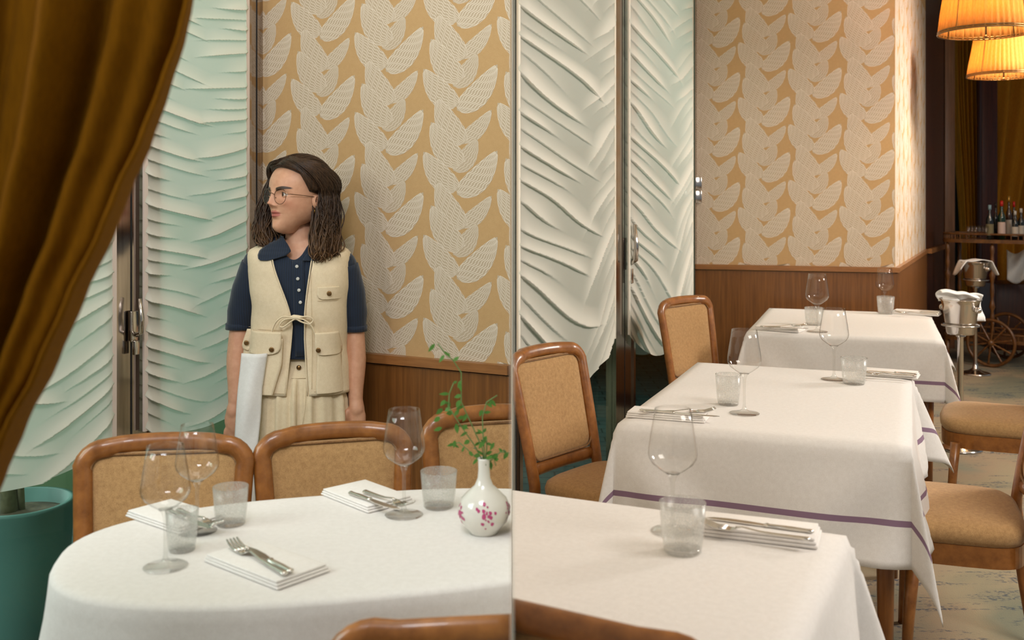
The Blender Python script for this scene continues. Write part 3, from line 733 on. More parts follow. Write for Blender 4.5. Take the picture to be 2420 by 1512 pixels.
put('t', 1037, 1198, 86, 'frosted tumbler right beside the flower vase on the oval table', gt, 1.15)
put('t', 1613, 1304, 118, 'large-looking frosted tumbler on the nearest square table', gt, 1.06)
put('t', 1721, 956, 72, 'frosted tumbler on the window side of the middle square table', gt, .95)
put('t', 2018, 907, 62, 'frosted tumbler on the aisle side of the middle square table', gt, 1.12)
put('t', 1923, 768, 42, 'frosted tumbler on the window side of the far square table', gt, 1.15)
put('t', 2093, 742, 42, 'frosted tumbler on the aisle side of the far square table', gt, 1.1)
# ------------------------------------------------------------------ napkins, cutlery
def napkin(ua, va, ub, vb, w, label, th=.014):
    a = T(ua, va, .753); b = T(ub, vb, .753); L = (b-a).length; c = (a+b)/2
    def fn(s, t, z0, sh, top):
        x = -L/2+L*s+sh; y = -w/2+w*t; return (x, y, z0+(.0012*sin(s*9+t*5) if top else 0))
    m = MB(); nl = 3
    for k in range(nl):
        z0 = th*k/nl; z1 = th*(k+1)/nl-.0008; e = .002*k
        m.box((-L/2+e, -w/2+e*.8, z0), (L/2-e*1.6, w/2-e, z1), 0, min(.0018, (z1-z0)*.42), seg=2)
    o = m.build('napkin', M_napkin); o.location = (c.x, c.y, .753); o.rotation_euler = (0, 0, atan2(b.y-a.y, b.x-a.x)); tag(o, label, 'napkin', 'folded white napkins under the cutlery'); return o
def knife(ha, hv, ta, tv, label, z=.772, L=.215):
    a = T(ha, hv, z); b = T(ta, tv, z); d = (b-a); L = min(max(d.length, .17), .26); rz = atan2(d.y, d.x)
    root = thing('table_knife', label, 'knife', a, rz, 'silver knives laid on napkins')
    m = MB(); m.tube([(0, 0, 0), (.004, 0, 0), (.012, 0, 0), (L*.2, 0, .0), (L*.40, 0, 0), (L*.42, 0, 0), (L*.45, 0, 0)], [.003, .0065, .0055, .0068, .0055, .0075, .0045], 10, flat=(1, .6)); m.build('handle', M_silver, root)
    m = MB(); pts = [(L*.44, -.005), (L*.6, -.0095), (L*.8, -.010), (L*.93, -.006), (L, .0035), (L*.9, .0055), (L*.6, .0055), (L*.44, .005)]
    n = len(pts); m.add([(x, y, z_) for z_ in (-.0008, .0008) for x, y in pts], [tuple(range(n))[::-1], tuple(range(n, 2*n))]+[(i, (i+1) % n, n+(i+1) % n, n+i) for i in range(n)], 0, False); m.build('blade', M_silver, root)
def fork(ha, hv, ta, tv, label, z=.772):
    a = T(ha, hv, z); b = T(ta, tv, z); d = (b-a); L = min(max(d.length, .16), .25); rz = atan2(d.y, d.x)
    root = thing('table_fork', label, 'fork', a, rz, 'silver forks laid on napkins')
    m = MB(); m.tube([(0, 0, 0), (.004, 0, 0), (.015, 0, 0), (L*.3, 0, 0), (L*.45, 0, .001), (L*.62, 0, .005), (L*.68, 0, .003)], [.004, .0075, .0065, .005, .0035, .003, .004], 10, flat=(1, .5)); m.build('handle', M_silver, root)
    m = MB(); m.grid(lambda s, t: (L*(.66+.12*s), (t-.5)*(.012+.012*min(1, s*1.8)), .003-.005*sin(s*2.5)), 8, 7)
    for k in range(4):
        y = (k-1.5)*.0068; m.tube([(L*.77, y, -.0005), (L*.86, y, -.001), (L*.95, y, .004), (L, y*.97, .009)], [.0021, .002, .0017, .001], 6)
    m.build('tines', M_silver, root, solid=.0016)
S = 'on the oval table'
napkin(545, 1306, 720, 1372, .115, 'napkin at the near edge of the oval table with fork tines pointing away')
fork(676, 1356, 548, 1284, 'fork on the near napkin of the oval table, tines pointing away'); knife(690, 1350, 572, 1290, 'knife on the near napkin of the oval table', )
napkin(812, 1156, 925, 1199, .12, 'napkin at the far edge of the oval table, left of the tall wine glass')
knife(826, 1163, 925, 1197, 'knife with blade crossing off the far napkin of the oval table'); fork(860, 1160, 970, 1196, 'fork on the far napkin of the oval table')
napkin(352, 1205, 480, 1247, .11, 'napkin at the left end of the oval table, seen behind two glasses')
knife(400, 1206, 480, 1240, 'knife on the left-end napkin of the oval table'); fork(420, 1203, 500, 1236, 'fork on the left-end napkin of the oval table')
napkin(1652, 1245, 1938, 1278, .105, 'wide napkin on the nearest square table beside the tumbler', .02)
knife(1923, 1256, 1668, 1222, 'knife with ornate handle on the nearest square table napkin', .776); fork(1915, 1274, 1660, 1238, 'fork with ornate handle on the nearest square table napkin', .776)
napkin(1488, 978, 1672, 992, .10, 'napkin on the window side of the middle square table', .018)
knife(1512, 968, 1700, 984, 'knife on the window-side napkin of the middle table', .775); fork(1520, 972, 1690, 970, 'fork on the window-side napkin of the middle table', .775)
napkin(2040, 882, 2172, 892, .10, 'napkin on the aisle side of the middle square table', .018)
knife(2168, 884, 2046, 876, 'knife on the aisle-side napkin of the middle table', .775); fork(2166, 888, 2040, 881, 'fork on the aisle-side napkin of the middle table', .775)
napkin(1790, 776, 1896, 783, .12, 'napkin on the window side of the far square table', .02)
knife(1796, 771, 1910, 776, 'knife on the window-side napkin of the far table', .777); fork(1800, 772, 1912, 768, 'fork on the window-side napkin of the far table', .777)
napkin(2112, 739, 2222, 745, .13, 'napkin on the aisle side of the far square table', .02)
knife(2220, 740, 2118, 734, 'knife on the aisle-side napkin of the far table', .777); fork(2218, 743, 2114, 737, 'fork on the aisle-side napkin of the far table', .777)
# ------------------------------------------------------------------ vase with twigs
def porcelain():
    t = NT('painted_porcelain'); v = t.coord()
    b = t.bsdf; b.inputs['Base Color'].default_value = hexc(226, 222, 212); b.inputs['Roughness'].default_value = .12; b.inputs['Coat Weight'].default_value = .5
    return t.m
M_porc = porcelain(); M_pink = plain('pink_glaze_flower', hexc(186, 72, 120), .25)
vb = T(1147, 1258, .752); vb.x = -.0555
vz = thing('flower_vase', 'small white porcelain vase with painted pink flowers at the right end of the oval table', 'vase', (vb.x, vb.y, .752))
prof = [(0, 0), (.027, 0), (.029, .004), (.032, .008), (.044, .022), (.051, .040), (.051, .052), (.045, .068), (.030, .083), (.018, .094), (.0125, .108), (.011, .125), (.0115, .142), (.0125, .147), (.010, .147), (.0095, .13), (.0, .12)]
MB().lathe(prof, 48, caps=False).build('vase_body', M_porc, vz)
def rad(z):
    for i in range(len(prof)-1):
        if prof[i][1] <= z <= prof[i+1][1] and prof[i+1][1] > prof[i][1]: t = (z-prof[i][1])/(prof[i+1][1]-prof[i][1]); return lerp(prof[i][0], prof[i+1][0], t)
    return .05
m = MB(); rn = random.Random(4)
for ac in (-155, -82, -8):
    for k in range(26):
        da = rn.gauss(0, 9); zc = .045+rn.gauss(0, .0095); a = radians(ac+da); r = rad(zc)+.0004; sz = rn.uniform(.0018, .0042)
        pts = []
        for q in range(12):
            aa = a+sz/r*cos(q*2*pi/12)*(1+.2*sin(q*5)); z2 = zc+sz*sin(q*2*pi/12)*(1+.2*cos(q*5)); rr = rad(z2)+.0005; pts.append((rr*cos(aa), rr*sin(aa), z2))
        pts.append(((r+.0006)*cos(a), (r+.0006)*sin(a), zc)); m.add(pts, [(q, (q+1) % 12, 12) for q in range(12)])
m.build('painted_flower', M_pink, vz)
tw = thing('leafy_twig', 'thin green leafy twigs standing in the painted vase', 'plant', (vb.x, vb.y, .752+.10))
def leaf(m, p, d, L, w):
    d = d.normalized(); s = d.cross(Vector((rn.uniform(-.3, .3), -1, rn.uniform(-.3, .3)))).normalized(); nn = s.cross(d)
    ring = []
    for i in range(6): t = i/5; ring.append(p+d*L*t+s*(w*sin(pi*t**.8))+nn*.1*L*t*t)
    for i in range(4, 0, -1): t = i/5; ring.append(p+d*L*t-s*(w*sin(pi*t**.8))+nn*.1*L*t*t)
    m.add(ring, [tuple(range(len(ring)))])
yv = vb.y; m1 = MB(); m2 = MB()
def V(u, v, dy=0):
    q = P(u, v, yv+dy); q.x = min(q.x, -.006); return q-Vector((vb.x, vb.y, .852))
for path in ([(1146, 1100), (1140, 1060), (1118, 1010), (1090, 950), (1090, 880), (1070, 850), (1052, 835), (1035, 812)], [(1146, 1100), (1120, 1050), (1085, 1000), (1060, 960), (1062, 930), (1072, 905)], [(1148, 1100), (1142, 1040), (1140, 985), (1150, 950), (1175, 934)],
             [(1146, 1100), (1150, 1060), (1150, 1035)], [(1147, 1100), (1165, 1075), (1172, 1100)], [(1147, 1100), (1182, 1068), (1203, 1070)], [(1146, 1100), (1125, 1080), (1085, 1045), (1070, 1050)]):
    pts = [V(u, v, .01*math.sin(u)) for u, v in path]; m1.tube(pts, [.0012]*len(pts), 6)
    for i in range(1, len(pts)):
        n_ = 2 if i < 5 else 1
        for k in range(n_):
            q = pts[i].lerp(pts[i-1], rn.random()*.8); d = Vector((rn.uniform(-1, .8), rn.uniform(-.5, .5), rn.uniform(-1, .5)))
            if q.x+vb.x > -.03: d.x = -abs(d.x)
            leaf(m2, q, d, rn.uniform(.011, .018), rn.uniform(.0025, .0042))
for u, v in ((1052, 945), (1046, 965), (1040, 985), (1062, 930), (1070, 975), (1087, 945), (1098, 958), (1097, 985), (1078, 1000), (1093, 1015), (1045, 1010), (1110, 1040), (1105, 1020), (1075, 1040), (1140, 968), (1145, 1040), (1150, 1030), (1168, 1045), (1135, 1075), (1160, 1090), (1050, 838), (1028, 812), (1085, 905), (1200, 1068)):
    d = Vector((rn.uniform(-.9, .2), 0, rn.uniform(-1, .1))); leaf(m2, V(u, v, rn.uniform(-.02, .02)), d, rn.uniform(.013, .021), rn.uniform(.003, .005))
m1.build('twig_stem', M_stemg, tw); m2.build('leaves', M_green, tw)
# ------------------------------------------------------------------ drape in the foreground
YD = 1.15
edge = [(0, 447), (80, 430), (200, 392), (330, 350), (450, 300), (540, 270), (700, 200), (860, 135), (1000, 60), (1150, -5), (1300, -90), (1512, -190)]
def er(v): return interp([(a, b) for a, b in edge], v)[0] if v >= 0 else 447-v*.15
dr = thing('drape', 'heavy mustard drape pulled aside across the top left foreground', 'curtain', (P(-150, 1500, YD).x, YD, 0))
ox = dr.location.x; m = MB(); nu, nv = 150, 60
def dfn(s, t):
    v = -420+t*2150; xr = er(v); tt = max(0, min(1, v/1512)); xl = -560+tt*60; sc = s**.92
    u = xl+(xr-xl)*sc
    amp = .032*(1-.35*tt)
    y = YD+amp*(sin(sc*34+.5*sin(v*.002))*.8+.45*sin(sc*57+1.3+v*.001)+.35*sin(sc*15+.6))+.012*cos(v*.004+sc*6)
    y -= .05*ss(.97, 1, s); q = P(u, v, YD); return (q.x-ox, y-YD, q.z)
m.grid(dfn, nu, nv); m.build('drape_cloth', M_drape, dr, solid=.004)
# ------------------------------------------------------------------ planter outside
pp = P(48, 1195, 3.2); pl = thing('potted_tree', 'teal glazed planter with a pale tree trunk outside the left window', 'potted plant', (pp.x-.03, 3.25, -.055))
rt = pp.z+.055
MB().lathe([(0, 0), (.10, 0), (.125, .1), (.150, .25), (.165, rt-.01), (.166, rt), (.150, rt), (.146, rt-.05), (0, rt-.06)], 48, caps=False).build('pot', M_pot, pl)
MB().lathe([(0, rt-.03), (.10, rt-.035), (.147, rt-.045)], 32, caps=False).build('soil', M_soil, pl)
m = MB(); m.tube([(-.03, 0, rt-.05), (-.035, .0, rt+.1), (-.03, 0, rt+.5), (-.05, .02, rt+1.3)], [.03, .022, .02, .016], 12); m.tube([(.0, .02, rt-.05), (.005, .0, rt+.1), (.01, 0, rt+.5), (.03, .02, rt+1.2)], [.012, .01, .01, .008], 10); m.build('trunk', M_bark, pl)
m = MB(); rn = random.Random(8)
for k in range(220):
    q = Vector((rn.gauss(-.14, .05), rn.gauss(.10, .05), rt+1.25+rn.gauss(0, .16))); leaf(m, q, Vector((rn.uniform(-1, 1), rn.uniform(-1, 1), rn.uniform(-1, 1))), .07, .018)
m.build('foliage', M_green, pl)
# ------------------------------------------------------------------ pendant lamps
def pendant(label, u, vb_, y, wpx, hpx, top):
    c = P(u, vb_, y); R_ = wpx/2*y/F; H = hpx*y/F
    root = thing('pendant_lamp', label, 'lamp', (c.x, c.y, c.z), 0, 'orange pleated pendant lamps')
    m = MB(); seg = 240; m.lathe([(R_, 0), (R_*.94, H*.25), (R_*.86, H*.55), (R_*.76, H)], seg, caps=False, rip=lambda a, j: .016*sin(a*52)+.007*sin(a*83+j)); m.build('lamp_shade', M_shade, root, solid=.0015)
    m = MB()
    for r, z in ((R_*1.01, 0), (R_*1.0, .012), (R_*.765, H)): m.tube([(r*cos(k*2*pi/60), r*sin(k*2*pi/60), z) for k in range(60)], .0045, 6, closed=True)
    for k in range(4):
        a = k*pi/2+.5; m.tube([(R_*cos(a), R_*sin(a), 0), (R_*.86*cos(a), R_*.86*sin(a), H*.55), (R_*.765*cos(a), R_*.765*sin(a), H)], .004, 6)
    m.build('shade_frame', M_brass, root)
    m = MB(); m.tube([(0, 0, -.015), (0, 0, H), (0, 0, ZC-c.z)], .005, 8); m.ball((0, 0, -.02), .011, 12); m.tube([(-.09, 0, H*.55), (0, 0, H*.5), (.09, 0, H*.55)], .004, 6); m.build('stem', M_brass, root)
    for sx in (-1, 1):
        m = MB(); m.ball((sx*.09, 0, H*.62), (.018, .018, .03), 14); m.build('bulb', M_bulb, root)
    ld = bpy.data.lights.new('bulb_light', 'POINT'); ld.energy = 13; ld.color = (1, .80, .52); ld.shadow_soft_size = .05
    lo = bpy.data.objects.new('bulb_light', ld); COL.objects.link(lo); lo.location = (c.x, c.y, c.z+H*.45)
pendant('larger pleated orange pendant shade at the top right corner', 2330, 78, 5.6, 210, 190, 0)
pendant('lower pleated orange pendant shade behind the larger one', 2372, 180, 7.0, 160, 112, 0)
# ------------------------------------------------------------------ bucket stands
def bucket(label, u, vr, vbm, wpx, towel, grp='steel wine bucket stands'):
    y = HC*F/(vbm-VH); c = P(u, vbm, y); R_ = wpx/2*y/F; zr = HC-(vr-VH)*y/F; hb = R_*1.75
    root = thing('wine_bucket_stand', label, 'wine bucket', (c.x, c.y, 0), 0, grp)
    MB().lathe([(0, 0), (.115, 0), (.118, .008), (.105, .016), (.05, .03), (.022, .05), (.016, .09), (.016, zr-hb-.02), (.03, zr-hb-.005), (0, zr-hb)], 40, caps=False).build('stand', M_chrome, root)
    m = MB()
    for zz in (zr-hb+.05,): m.tube([(R_*.86*cos(k*2*pi/48), R_*.86*sin(k*2*pi/48), zz) for k in range(48)], .005, 8, closed=True)
    for k in range(3): a = k*2*pi/3; m.tube([(R_*.86*cos(a), R_*.86*sin(a), zr-hb+.05), (.02*cos(a), .02*sin(a), zr-hb-.015)], .004, 6)
    m.build('support_ring', M_chrome, root)
    b = MB().lathe([(0, zr-hb), (R_*.62, zr-hb), (R_*.66, zr-hb+.01), (R_*.86, zr-.03), (R_*.9, zr-.012), (R_*1.0, zr-.003), (R_*.99, zr), (R_*.88, zr-.01), (R_*.83, zr-.04), (R_*.62, zr-hb+.02), (0, zr-hb+.015)], 48, caps=False).build('bucket', M_chrome, root)
    for a in (-1.05, 2.2):
        m = MB(); m.tube([(R_*.8*cos(a), R_*.8*sin(a), zr-.055), (R_*.98*cos(a), R_*.98*sin(a), zr-.055)], [.012, .018], 12); m.ball((R_*1.0*cos(a), R_*1.0*sin(a), zr-.055), .017, 14); m.build('knob', M_chrome, b)
    return c, R_, zr
c, R_, zr = bucket('front steel wine bucket on a stand beside the far square table', 2270, 706, 1062, 95, 0)
m = MB()
def towel1(s, t):   # a folded towel hung behind the rim, long end on the right
    x = -R_*.80+s*R_*2.25; top = zr+.040-.030*s*s+.006*sin(s*9); bot = zr-.02-.115*ss(.40, .52, s)
    y = R_*(.62+.35*sin(pi*min(1, t*1.2)))+.012*sin(s*7+t*2); return (x+.012*t*s, y, lerp(top, bot, t))
m.grid(towel1, 40, 16)
m.grid(lambda s, t: (-R_*.80+s*R_*1.9, R_*(.60-.30*t), zr+.042-.030*s*s+.004*sin(s*12)-.012*t), 30, 6); o = m.build('towel', M_white, None, solid=.006); o.location = (c.x, c.y, 0); tag(o, 'white folded towel draped over the front wine bucket', 'towel')
c, R_, zr = bucket('rear steel wine bucket on a stand before the drinks cart', 2305, 618, 884, 66, 0)
m = MB()
def towel2(s, t):
    a = (s-.5)*2; x = a*R_*1.75; z = zr+.012-.105*max(0, abs(a)-.5)*2*(.8+.25*sin(t*3+a))*(R_/.1)+.006*sin(s*14); y = -R_*.7+t*R_*1.3; 
    return (x if abs(a) < .5 else (R_*.9+(abs(a)-.5)*R_*.9)*(1 if a > 0 else -1), y, z)
m.grid(towel2, 32, 12); o = m.build('towel', M_white, None, solid=.006); o.location = (c.x, c.y, 0); tag(o, 'white towel spread over the rear wine bucket with both ends hanging', 'towel')
# ------------------------------------------------------------------ drinks cart
yc = 8.6; px = yc/F
ct = thing('drinks_cart', 'turned-wood drinks cart with a spoked wheel at the far right', 'serving cart', (P(2372, 500, yc).x, yc+.15, 0), radians(-38))
zt = HC-(566-VH)*px; zl = HC-(800-VH)*px
def deck(z, nm):
    m = MB(); o_ = []
    for k in range(48):
        a = 2*pi*k/48; p = 5; o_.append((.40*abs(cos(a))**(2/p)*(1 if cos(a) > 0 else -1), .24*abs(sin(a))**(2/p)*(1 if sin(a) > 0 else -1)))
    n = 48
    for z0, z1, sc in ((z-.03, z, 1.0),): m.add([(x*sc, y*sc, q) for q in (z0, z1) for x, y in o_], [tuple(range(n))[::-1], tuple(range(n, 2*n))]+[(i, (i+1) % n, n+(i+1) % n, n+i) for i in range(n)], 0, False)
    ob = m.build(nm, M_mahog, ct)
    m = MB(); m.tube([(x*.98, y*.98, z+.045) for x, y in o_], .009, 8, closed=True)
    for i in range(0, 48, 1): x, y = o_[i]; m.lathe([(.003, 0), (.006, .01), (.003, .02), (.006, .03), (.003, .045)], 8, c=(x*.98, y*.98, z), caps=False)
    m.build('gallery_rail', M_mahog, ob)
deck(zt, 'upper_deck'); deck(zl, 'lower_deck')
for x, y in ((-.34, -.19), (-.34, .19), (.02, -.2), (.34, -.19), (.34, .19)):
    pr = []; H = zt-.03-zl
    for i in range(25): t = i/24; pr.append((.010+.009*abs(sin(t*pi*7))+.008*(1 if .3 < t < .36 or .64 < t < .7 else 0), zl+H*t))
    m = MB(); m.lathe(pr, 14, c=(x, y, 0)); m.build('column', M_mahog, ct)
for x, y in ((-.34, -.19), (-.34, .19)): MB().lathe([(.012, 0), (.018, .1), (.02, zl-.03)], 12, c=(x, y, 0)).build('leg', M_mahog, ct)
wr = .205
for sy in (-1, 1):
    m = MB(); cx = .03; cz = wr; th = radians(8)
    def wp(r, a, t=0): return (cx+r*cos(a)*cos(th)+(-t*sin(th)), sy*.29+(-r*cos(a)*sin(th))*-1*0+t+sy*0+r*cos(a)*sin(th)*-1, cz+r*sin(a))
    m.tube([wp(wr-.014, k*2*pi/60) for k in range(60)], .014, 8, closed=True, flat=(1, 1)); m.ball(wp(0, 0), (.03, .03, .03), 14)
    w_ = m.build('wheel', M_mahog, ct)
    m = MB()
    for k in range(10):
        a = k*2*pi/10+.2; n = 9; m.tube([wp((wr-.02)*i/(n-1), a) for i in range(n)], [.006+.005*abs(sin(i*1.6)) for i in range(n)], 8)
    m.build('spokes', M_mahog, w_)
# bottles and little glasses on the cart
def bottle(u, vtop, wpx, dy, cg, cc, lab, label):
    y = yc+dy; x = (u-UC)*y/F; H = (HC-(vtop-VH)*y/F)-zt-.002; R_ = wpx/2*y/F
    root = thing('bottle', label, 'bottle', (x, y, zt+.001), 0, 'bottles standing on the drinks cart')
    MB().lathe([(0, 0), (R_, 0), (R_, H*.55), (R_*.9, H*.62), (R_*.42, H*.72), (R_*.36, H*.8), (R_*.36, H*.93), (0, H*.93)], 20, caps=False).build('bottle_body', cg, root)
    MB().lathe([(0, H*.86), (R_*.42, H*.86), (R_*.42, H), (0, H)], 16, caps=False).build('cap', cc, root)
    if lab: MB().lathe([(R_*1.02, H*.12), (R_*1.02, H*.45)], 20, caps=False).build('paper_label', lab, root)
gd = plain('dark_bottle_glass', (.008, .012, .012, 1), .1, 0, .8); gg = plain('green_bottle_glass', (.006, .03, .012, 1), .1, 0, .8); gb = plain('brown_bottle_glass', (.04, .015, .006, 1), .12, 0, .8)
cr = plain('red_cap', hexc(190, 30, 26), .4); cb = plain('pale_blue_cap', hexc(130, 160, 170), .4); ck = plain('black_cap', (.015, .015, .015, 1), .4); cgd = plain('gold_cap', hexc(190, 150, 70), .3, .6); cw = plain('white_cap', hexc(200, 200, 195), .5)
lw_ = plain('white_paper_label', hexc(196, 188, 176), .8); lr_ = plain('red_and_white_label', hexc(204, 182, 172), .8); lg_ = plain('old_gold_label', hexc(120, 110, 80), .8); lb_ = plain('dim_label', hexc(170, 120, 60), .8)
bottle(2339, 484, 17, -.02, gd, cb, lg_, 'dark bottle with a pale blue cap, leftmost on the cart')
bottle(2353, 478, 11, .06, gd, ck, None, 'slim black bottle behind the pale blue capped one')
bottle(2367, 474, 17, -.02, gg, cr, lr_, 'green bottle with a red cap and pale label on the cart')
bottle(2384, 463, 13, .06, gb, cgd, lw_, 'tall brown bottle with a gold cap on the cart')
bottle(2396, 476, 13, .08, gb, cr, lb_, 'brown bottle with a small red cap at the back of the cart')
bottle(2399, 498, 14, -.06, gd, cw, lw_, 'dark bottle with a white neck band, front of the cart')
bottle(2413, 492, 14, -.05, gd, cw, lw_, 'dark bottle with white neck band at the picture edge')
for i, (u, dy) in enumerate(((2289, -.05), (2298, .03), (2306, -.06), (2315, .02), (2323, .05), (2331, -.07))):
    y = yc+dy; x = (u-UC)*y/F; r = .019
    o = thing('cordial_glass', 'tiny stemmed glass on the drinks cart, %s of the six from the left' % ('leftmost', 'second', 'third', 'fourth', 'fifth', 'last')[i], 'small glass', (x, y, zt+.001), 0, 'little stemmed glasses on the drinks cart')
    MB().lathe([(0, 0), (r, 0), (r*.9, .004), (.003, .01), (.003, .045), (r*.7, .055), (r*1.05, .08), (r*.95, .115), (r*.9, .115), (r*.9, .08), (0, .055)], 18, caps=False).build('glass', M_stem, o)
# striped cloth stored behind the cart
m = MB(); yk = 9.0
m.grid(lambda s, t: P(2380+90*s, 590+70*t+10*sin(s*7), yk+.05*sin(s*9+t*5)), 20, 14); o = m.build('folded_cloth', M_white, None, solid=.01); tag(o, 'white cloth heaped behind the drinks cart', 'cloth')
m = MB().box((4.5, 9.45, 0), (5.6, 9.9, .62), 0, .01); o = m.build('sideboard', M_dark); tag(o, 'low dark sideboard behind the drinks cart', 'sideboard')
# gold drapes at the end of the passage
def gold(label, x0, x1, y, x0b, x1b, seed):
    root = thing('drape', label, 'curtain', ((x0+x1)/2, y, 0), 0, 'gold drapes at the end of the passage'); ph = seed
    def fn(s, t):
        z = 3.25-3.2*t; k = 1-ss(0, .75, t)*.0; a = lerp(x0, x0b, ss(.1, .8, t)); b = lerp(x1, x1b, ss(.1, .8, t))
        return (a+(b-a)*s-(x0+x1)/2, .05*sin(s*38+ph)+.03*sin(s*71+ph*2+t), z)
    MB().grid(fn, 120, 30).build('drape_cloth', M_drape2, root, solid=.004)
gold('gold drape hanging left of the dark post, behind the bottles', 4.55, 4.78, 10.5, 4.66, 4.80, 1)
gold('wide gold drape gathered behind the drinks cart and pendant lamps', 4.92, 6.6, 10.3, 4.80, 5.9, 3)
# ------------------------------------------------------------------ the woman
YW = 3.42; KW = F/YW; UW = 713.0
wm = thing('person', 'person in cream vest and trousers over navy polo, standing by the papered wall', 'person', ((UW-UC)/KW, YW, 0))
def W2(u, v, y=0.0): return Vector(((u-UW)/KW, y, HC-(v-VH)/KW))
def wx(u): return (u-UW)/KW
def wz(v): return HC-(v-VH)/KW
M_skin = NT('skin')
_t = M_skin; _at = _t.add('ShaderNodeAttribute'); _at.attribute_name = 'tone'
_b = _t.bsdf; _b.inputs['Roughness'].default_value = .48; _b.inputs['Subsurface Weight'].default_value = .12; _b.inputs['Subsurface Radius'].default_value = (.012, .005, .003)
_b.inputs['Subsurface Scale'].default_value = .6
_v = _t.coord(); _n = _t.add('ShaderNodeTexNoise', i_Scale=60.0, i_Detail=3.0); _t.link(_v, _n.inputs['Vector'])
_base = _t.ramp(_n.outputs['Fac'], [(.3, hexc(206, 152, 121)), (.7, hexc(215, 163, 132))])
_mx = _t.add('ShaderNodeMixRGB'); _t.link(_at.outputs['Alpha'], _mx.inputs[0]); _t.link(_base, _mx.inputs[1]); _t.link(_at.outputs['Color'], _mx.inputs[2]); _t.link(_mx.outputs[0], _b.inputs['Base Color'])
M_skin = _t.m
# head, in its own frame: x to her left, f forward, z up from the chin
HT = [(-.010, .012, .052, -.02), (-.004, .022, .072, -.005), (.006, .033, .081, .012), (.02, .043, .0835, .03), (.035, .051, .084, .048), (.055, .0595, .085, .062), (.08, .067, .087, .078), (.105, .071, .089, .088),
      (.13, .074, .091, .094), (.16, .0755, .089, .096), (.185, .071, .080, .088), (.205, .061, .066, .074), (.222, .044, .046, .052), (.232, .025, .026, .030), (.237, .004, .004, .004)]
BUMPS = [(0, .0865, .0175, .0085, .0085), (0, .100, .0125, .0065, .012), (0, .118, .006, .0065, .013), (.0115, .081, .0085, .0055, .006), (-.0115, .081, .0085, .0055, .006),
         (0, .0600, .0062, .0125, .0042), (.008, .0612, .002, .006, .003), (-.008, .0612, .002, .006, .003), (0, .0485, .0072, .0125, .0052), (0, .0545, -.0042, .0175, .0016), (0, .014, .005, .014, .012), (0, .036, -.0035, .016, .006),
         (.031, .116, -.0085, .0135, .0095), (-.031, .116, -.0085, .0135, .0095), (.029, .134, .0035, .018, .0055), (-.029, .134, .0035, .018, .0055), (.047, .092, .0045, .017, .017), (-.047, .092, .0045, .017, .017),
         (0, .070, -.0012, .003, .006), (.026, .052, -.0015, .006, .01), (-.026, .052, -.0015, .006, .01)]
def spl(tab, x):
    n = len(tab)
    if x <= tab[0][0]: return tab[0][1:]
    if x >= tab[-1][0]: return tab[-1][1:]
    i = max(k for k in range(n-1) if tab[k][0] <= x); x0, x1 = tab[i][0], tab[i+1][0]; h = x1-x0; t = (x-x0)/h; out = []
    for c in range(1, len(tab[0])):
        def sl(k):
            if k == 0: return (tab[1][c]-tab[0][c])/(tab[1][0]-tab[0][0])
            if k == n-1: return (tab[-1][c]-tab[-2][c])/(tab[-1][0]-tab[-2][0])
            return (tab[k+1][c]-tab[k-1][c])/(tab[k+1][0]-tab[k-1][0])
        y0, y1, m0, m1 = tab[i][c], tab[i+1][c], sl(i)*h, sl(i+1)*h
        out.append((2*t**3-3*t*t+1)*y0+(t**3-2*t*t+t)*m0+(-2*t**3+3*t*t)*y1+(t**3-t*t)*m1)
    return out
def headp(a, z, off=0.0, bumps=True):
    """a: azimuth, 0 = straight ahead, positive to her left"""
    W, Fr, Bk = spl(HT, z)
    ca, sa = cos(a), sin(a); p = 2.15 if ca > 0 else 2.0
    D = Fr if ca > 0 else Bk
    r = 1/((abs(sa)/(W+.001))**p+(abs(ca)/(max(D, .004)+.001))**p)**(1/p)
    x = r*sa; f = r*ca
    if bumps and ca > .1:
        b = sum(A*exp(-((x-bx)/sx)**2-((z-bz)/sz)**2) for bx, bz, A, sx, sz in BUMPS)
        f += b*min(1, (ca-.1)*3)
    if off: n = Vector((sa, ca)); x += n.x*off; f += n.y*off
    k = max(0, min(1, (.075-z)/.085)); z += k*k*(.034*sa*sa+(.05 if ca < 0 else 0)*ca*ca)*.9
    return x, f, z
HS = 1.03; HX = 1.15; HA = radians(43); HU = 707; HV0 = 546; TILT = radians(-2)
hc = W2(HU, HV0, -.005)
def H2W(x, f, z):       # head frame to the person's frame; she looks to her right (picture left)
    x, f, z = x*HX, f*HX, z*HS
    z2 = z*cos(TILT)+f*sin(TILT)*-1; f2 = f*cos(TILT)+z*sin(TILT)
    return Vector((hc.x+x*cos(HA)-f2*sin(HA), hc.y-(x*sin(HA)+f2*cos(HA)), hc.z+z2))
def remesh(mb, name, mat, vox, smooth=6, parent=None):
    o = mb.build(name+'_src', mat); md = o.modifiers.new('r', 'REMESH'); md.mode = 'VOXEL'; md.voxel_size = vox; md.use_smooth_shade = True
    if smooth: sm = o.modifiers.new('s', 'SMOOTH'); sm.factor = .5; sm.iterations = smooth
    dg = bpy.context.evaluated_depsgraph_get(); dg.update(); me = bpy.data.meshes.new_from_object(o.evaluated_get(dg)); src = o.data
    bpy.data.objects.remove(o); bpy.data.meshes.remove(src); me.name = name
    if not me.materials: me.materials.append(mat)
    ob = bpy.data.objects.new(name, me); COL.objects.link(ob); ob.parent = parent; return ob
